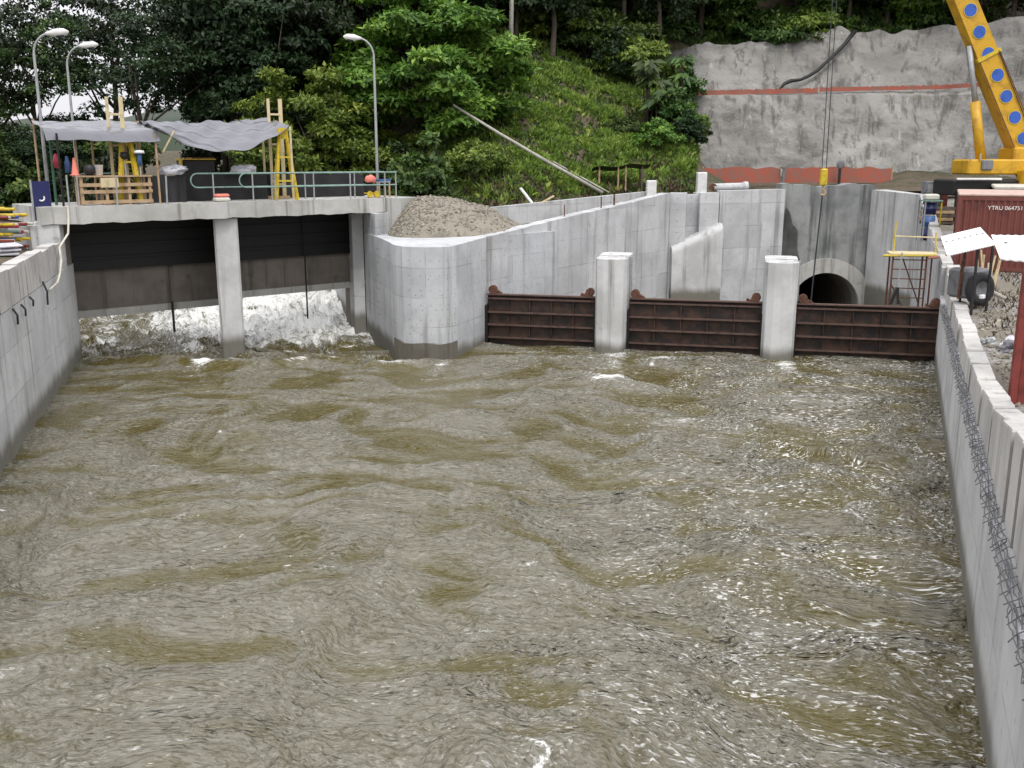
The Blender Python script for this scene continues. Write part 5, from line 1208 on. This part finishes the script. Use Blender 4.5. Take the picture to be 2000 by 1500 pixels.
# slope cover
def cover(name, label, n, seed, mat, fn, leaf, wfac, up, region, kindl='stuff', tilt=.5):
    g = np.random.RandomState(seed); x = g.uniform(region[0], region[1], n*3); y = g.uniform(region[2], region[3], n*3)
    ok = fn(x, y, g); x, y = x[ok][:n], y[ok][:n]; n = len(x); z = hillz(x, y)+.30*fbm(x/3, y/3, 5, 301)
    cl = fbm(x/1.3, y/1.3, 3, seed+9)
    C = np.stack([x, y, z-.05+np.maximum(0, cl)*.3*up*g.rand(n)], 1); D = rdir(n, g)*tilt; D[:, 2] = np.abs(D[:, 2])+up; D[:, 1] -= .25
    Nn = rdir(n, g)*.6+np.array([0, -.6, .6]); L = leaf*g.uniform(.5, 1.4, n)*(1+.5*cl); W = L*wfac
    tint = np.clip(.45+.5*cl+.22*g.normal(size=n), 0, 1)
    o = inst(name, leaf_mesh(name, C, D, Nn, L, W, tint, M[mat])); tag(o, label, 'ground cover', kind='stuff')
def slope_ok(x, y, g):
    fr = 50.1+.947*np.clip(x, -4, 9); return (y > fr+.4) & (x/y < .185) & (x > -6+.0*y) & (y < 80)
def grass_ok(x, y, g):
    c = fbm(x/3.5, y/3.5, 3, 77); d = (y-(50.1+.947*np.clip(x, -4, 9)))
    return slope_ok(x, y, g) & (d > 3) & (c > -.25+.9*(x < 0)*(g.rand(len(x)) < .7))
cover('slope_grass', 'bright grass covering the slope between the forest and the channel', 60000, 1, 'leaf_grass', grass_ok, .36, .13, .32, (-4, 15, 50, 82))
cover('slope_herbs', 'low leafy plants on the slope', 13000, 2, 'leaf_mid', slope_ok, .28, .27, .45, (-7, 15, 50, 82))
cover('slope_creepers', 'bright leafy creepers on the slope', 9000, 4, 'leaf_bright', slope_ok, .28, .30, .4, (-7, 15, 50, 82))
def debris_ok(x, y, g):
    d = (y-(50.1+.947*np.clip(x, -4, 9))); return slope_ok(x, y, g) & (d < 7*g.rand(len(x))**1.5+1.2)
cover('slope_debris', 'dry brown leaves and stalks at the foot of the slope', 7000, 3, 'leaf_dry', debris_ok, .34, .14, .35, (-6, 13, 48, 68))
# forest floor litter of broad leaves deep in the wood
def deep_ok(x, y, g): return (x/y < .16) & (x/y > -.3) & (y > np.where(x/y > -.08, 77, 66))
cover('forest_undergrowth', 'dark undergrowth beneath the forest trees', 50000, 5, 'leaf_dark', deep_ok, .36, .28, .5, (-28, 17, 66, 112))
def top_ok(x, y, g): return x > 10
cover('rock_edge_plants', 'hanging plants along the top edge of the rock face', 16000, 6, 'leaf_mid', top_ok, .5, .25, .5, (9, 42, 86.05, 91))
# right bank: rubble, dry weeds
def rubble():
    m = MB(); g = rng
    for i in range(1500):
        y = g.uniform(11, 33); x = RW(y)+.75+abs(g.gauss(0, 1.6)); z = float(groundz_r(0, y)); s_ = g.uniform(.02, .07)*(2.6 if g.random() < .05 else 1)
        b0 = Vector((x, y, z+.02)); rv = Matrix.Rotation(g.random()*6, 3, Vector((g.random()+.01, g.random(), g.random())).normalized())
        vs = [b0+rv@(Vector(d)*s_*g.uniform(.7, 1.2)) for d in ((1, 0, 0), (-1, 0, 0), (0, 1, 0), (0, -1, 0), (0, 0, .8), (0, 0, -.8))]
        m.add(vs, [(0, 2, 4), (2, 1, 4), (1, 3, 4), (3, 0, 4), (2, 0, 5), (1, 2, 5), (3, 1, 5), (0, 3, 5)])
    m.t = np.repeat(nr.rand(len(m.f)//8), 8)
    tag(m.build('rubble', M['peb']), 'loose stones on the right bank behind the parapet', 'stones', kind='stuff')
rubble()
def weeds():
    g = np.random.RandomState(77); n = 1500; y = g.uniform(25, 37.5, n); x = RWX(y)+.9+g.rand(n)*4; c = fbm(x/1.2, y/1.2, 2, 8); k = c > -.05; x, y, c = x[k], y[k], c[k]; n = len(x)
    C = np.stack([x, y, groundz_r(x, y)], 1); D = rdir(n, g)*.6; D[:, 2] = np.abs(D[:, 2])+.4; L = g.uniform(.10, .30, n)
    o = inst('dry_weeds', leaf_mesh('dry_weeds', C, D, rdir(n, g)+np.array([0, -1., 0]), L, L*.09, np.clip(.5+.4*g.normal(size=n), 0, 1), M['leaf_dry'])); tag(o, 'dry brown weeds on the right bank by the container', 'weeds', kind='stuff')
weeds()
# blue and grey scrap heap on the bank
t = thing('scrap_heap', 'small heap of blue grey scrap on the right bank behind the parapet', 'scrap heap', (12.5, 23.2, 2.5))
for i, (x, y_, s_, mt) in enumerate(((0, 0, .3, 'galv'), (.3, .2, .24, 'blue_lt'), (-.1, .5, .28, 'grey_eq'), (.1, .9, .3, 'plastic'), (-.3, 1.3, .22, 'galv'))):
    o = blob(s_, s_*.8, s_*.7, 50+i, .7).build('scrap_piece', M[mt], t); o.location = (x, y_, s_*.35)

relabel('bushes on the grassy slope', 'leafy bush on the grassy slope, %s from the left')
relabel('trees above the rock face', 'green bushy tree on top of the shotcrete face, %s from the left')
relabel('undergrowth behind the bridge', 'dark undergrowth shrub behind the left half of the bridge, %s from the left')
relabel('trees on the left bank', 'mid green tree on the left bank behind the lamps, %s from the left')
relabel('second row above the rock face', 'forest tree in the row behind the rock face top, %s from the left')
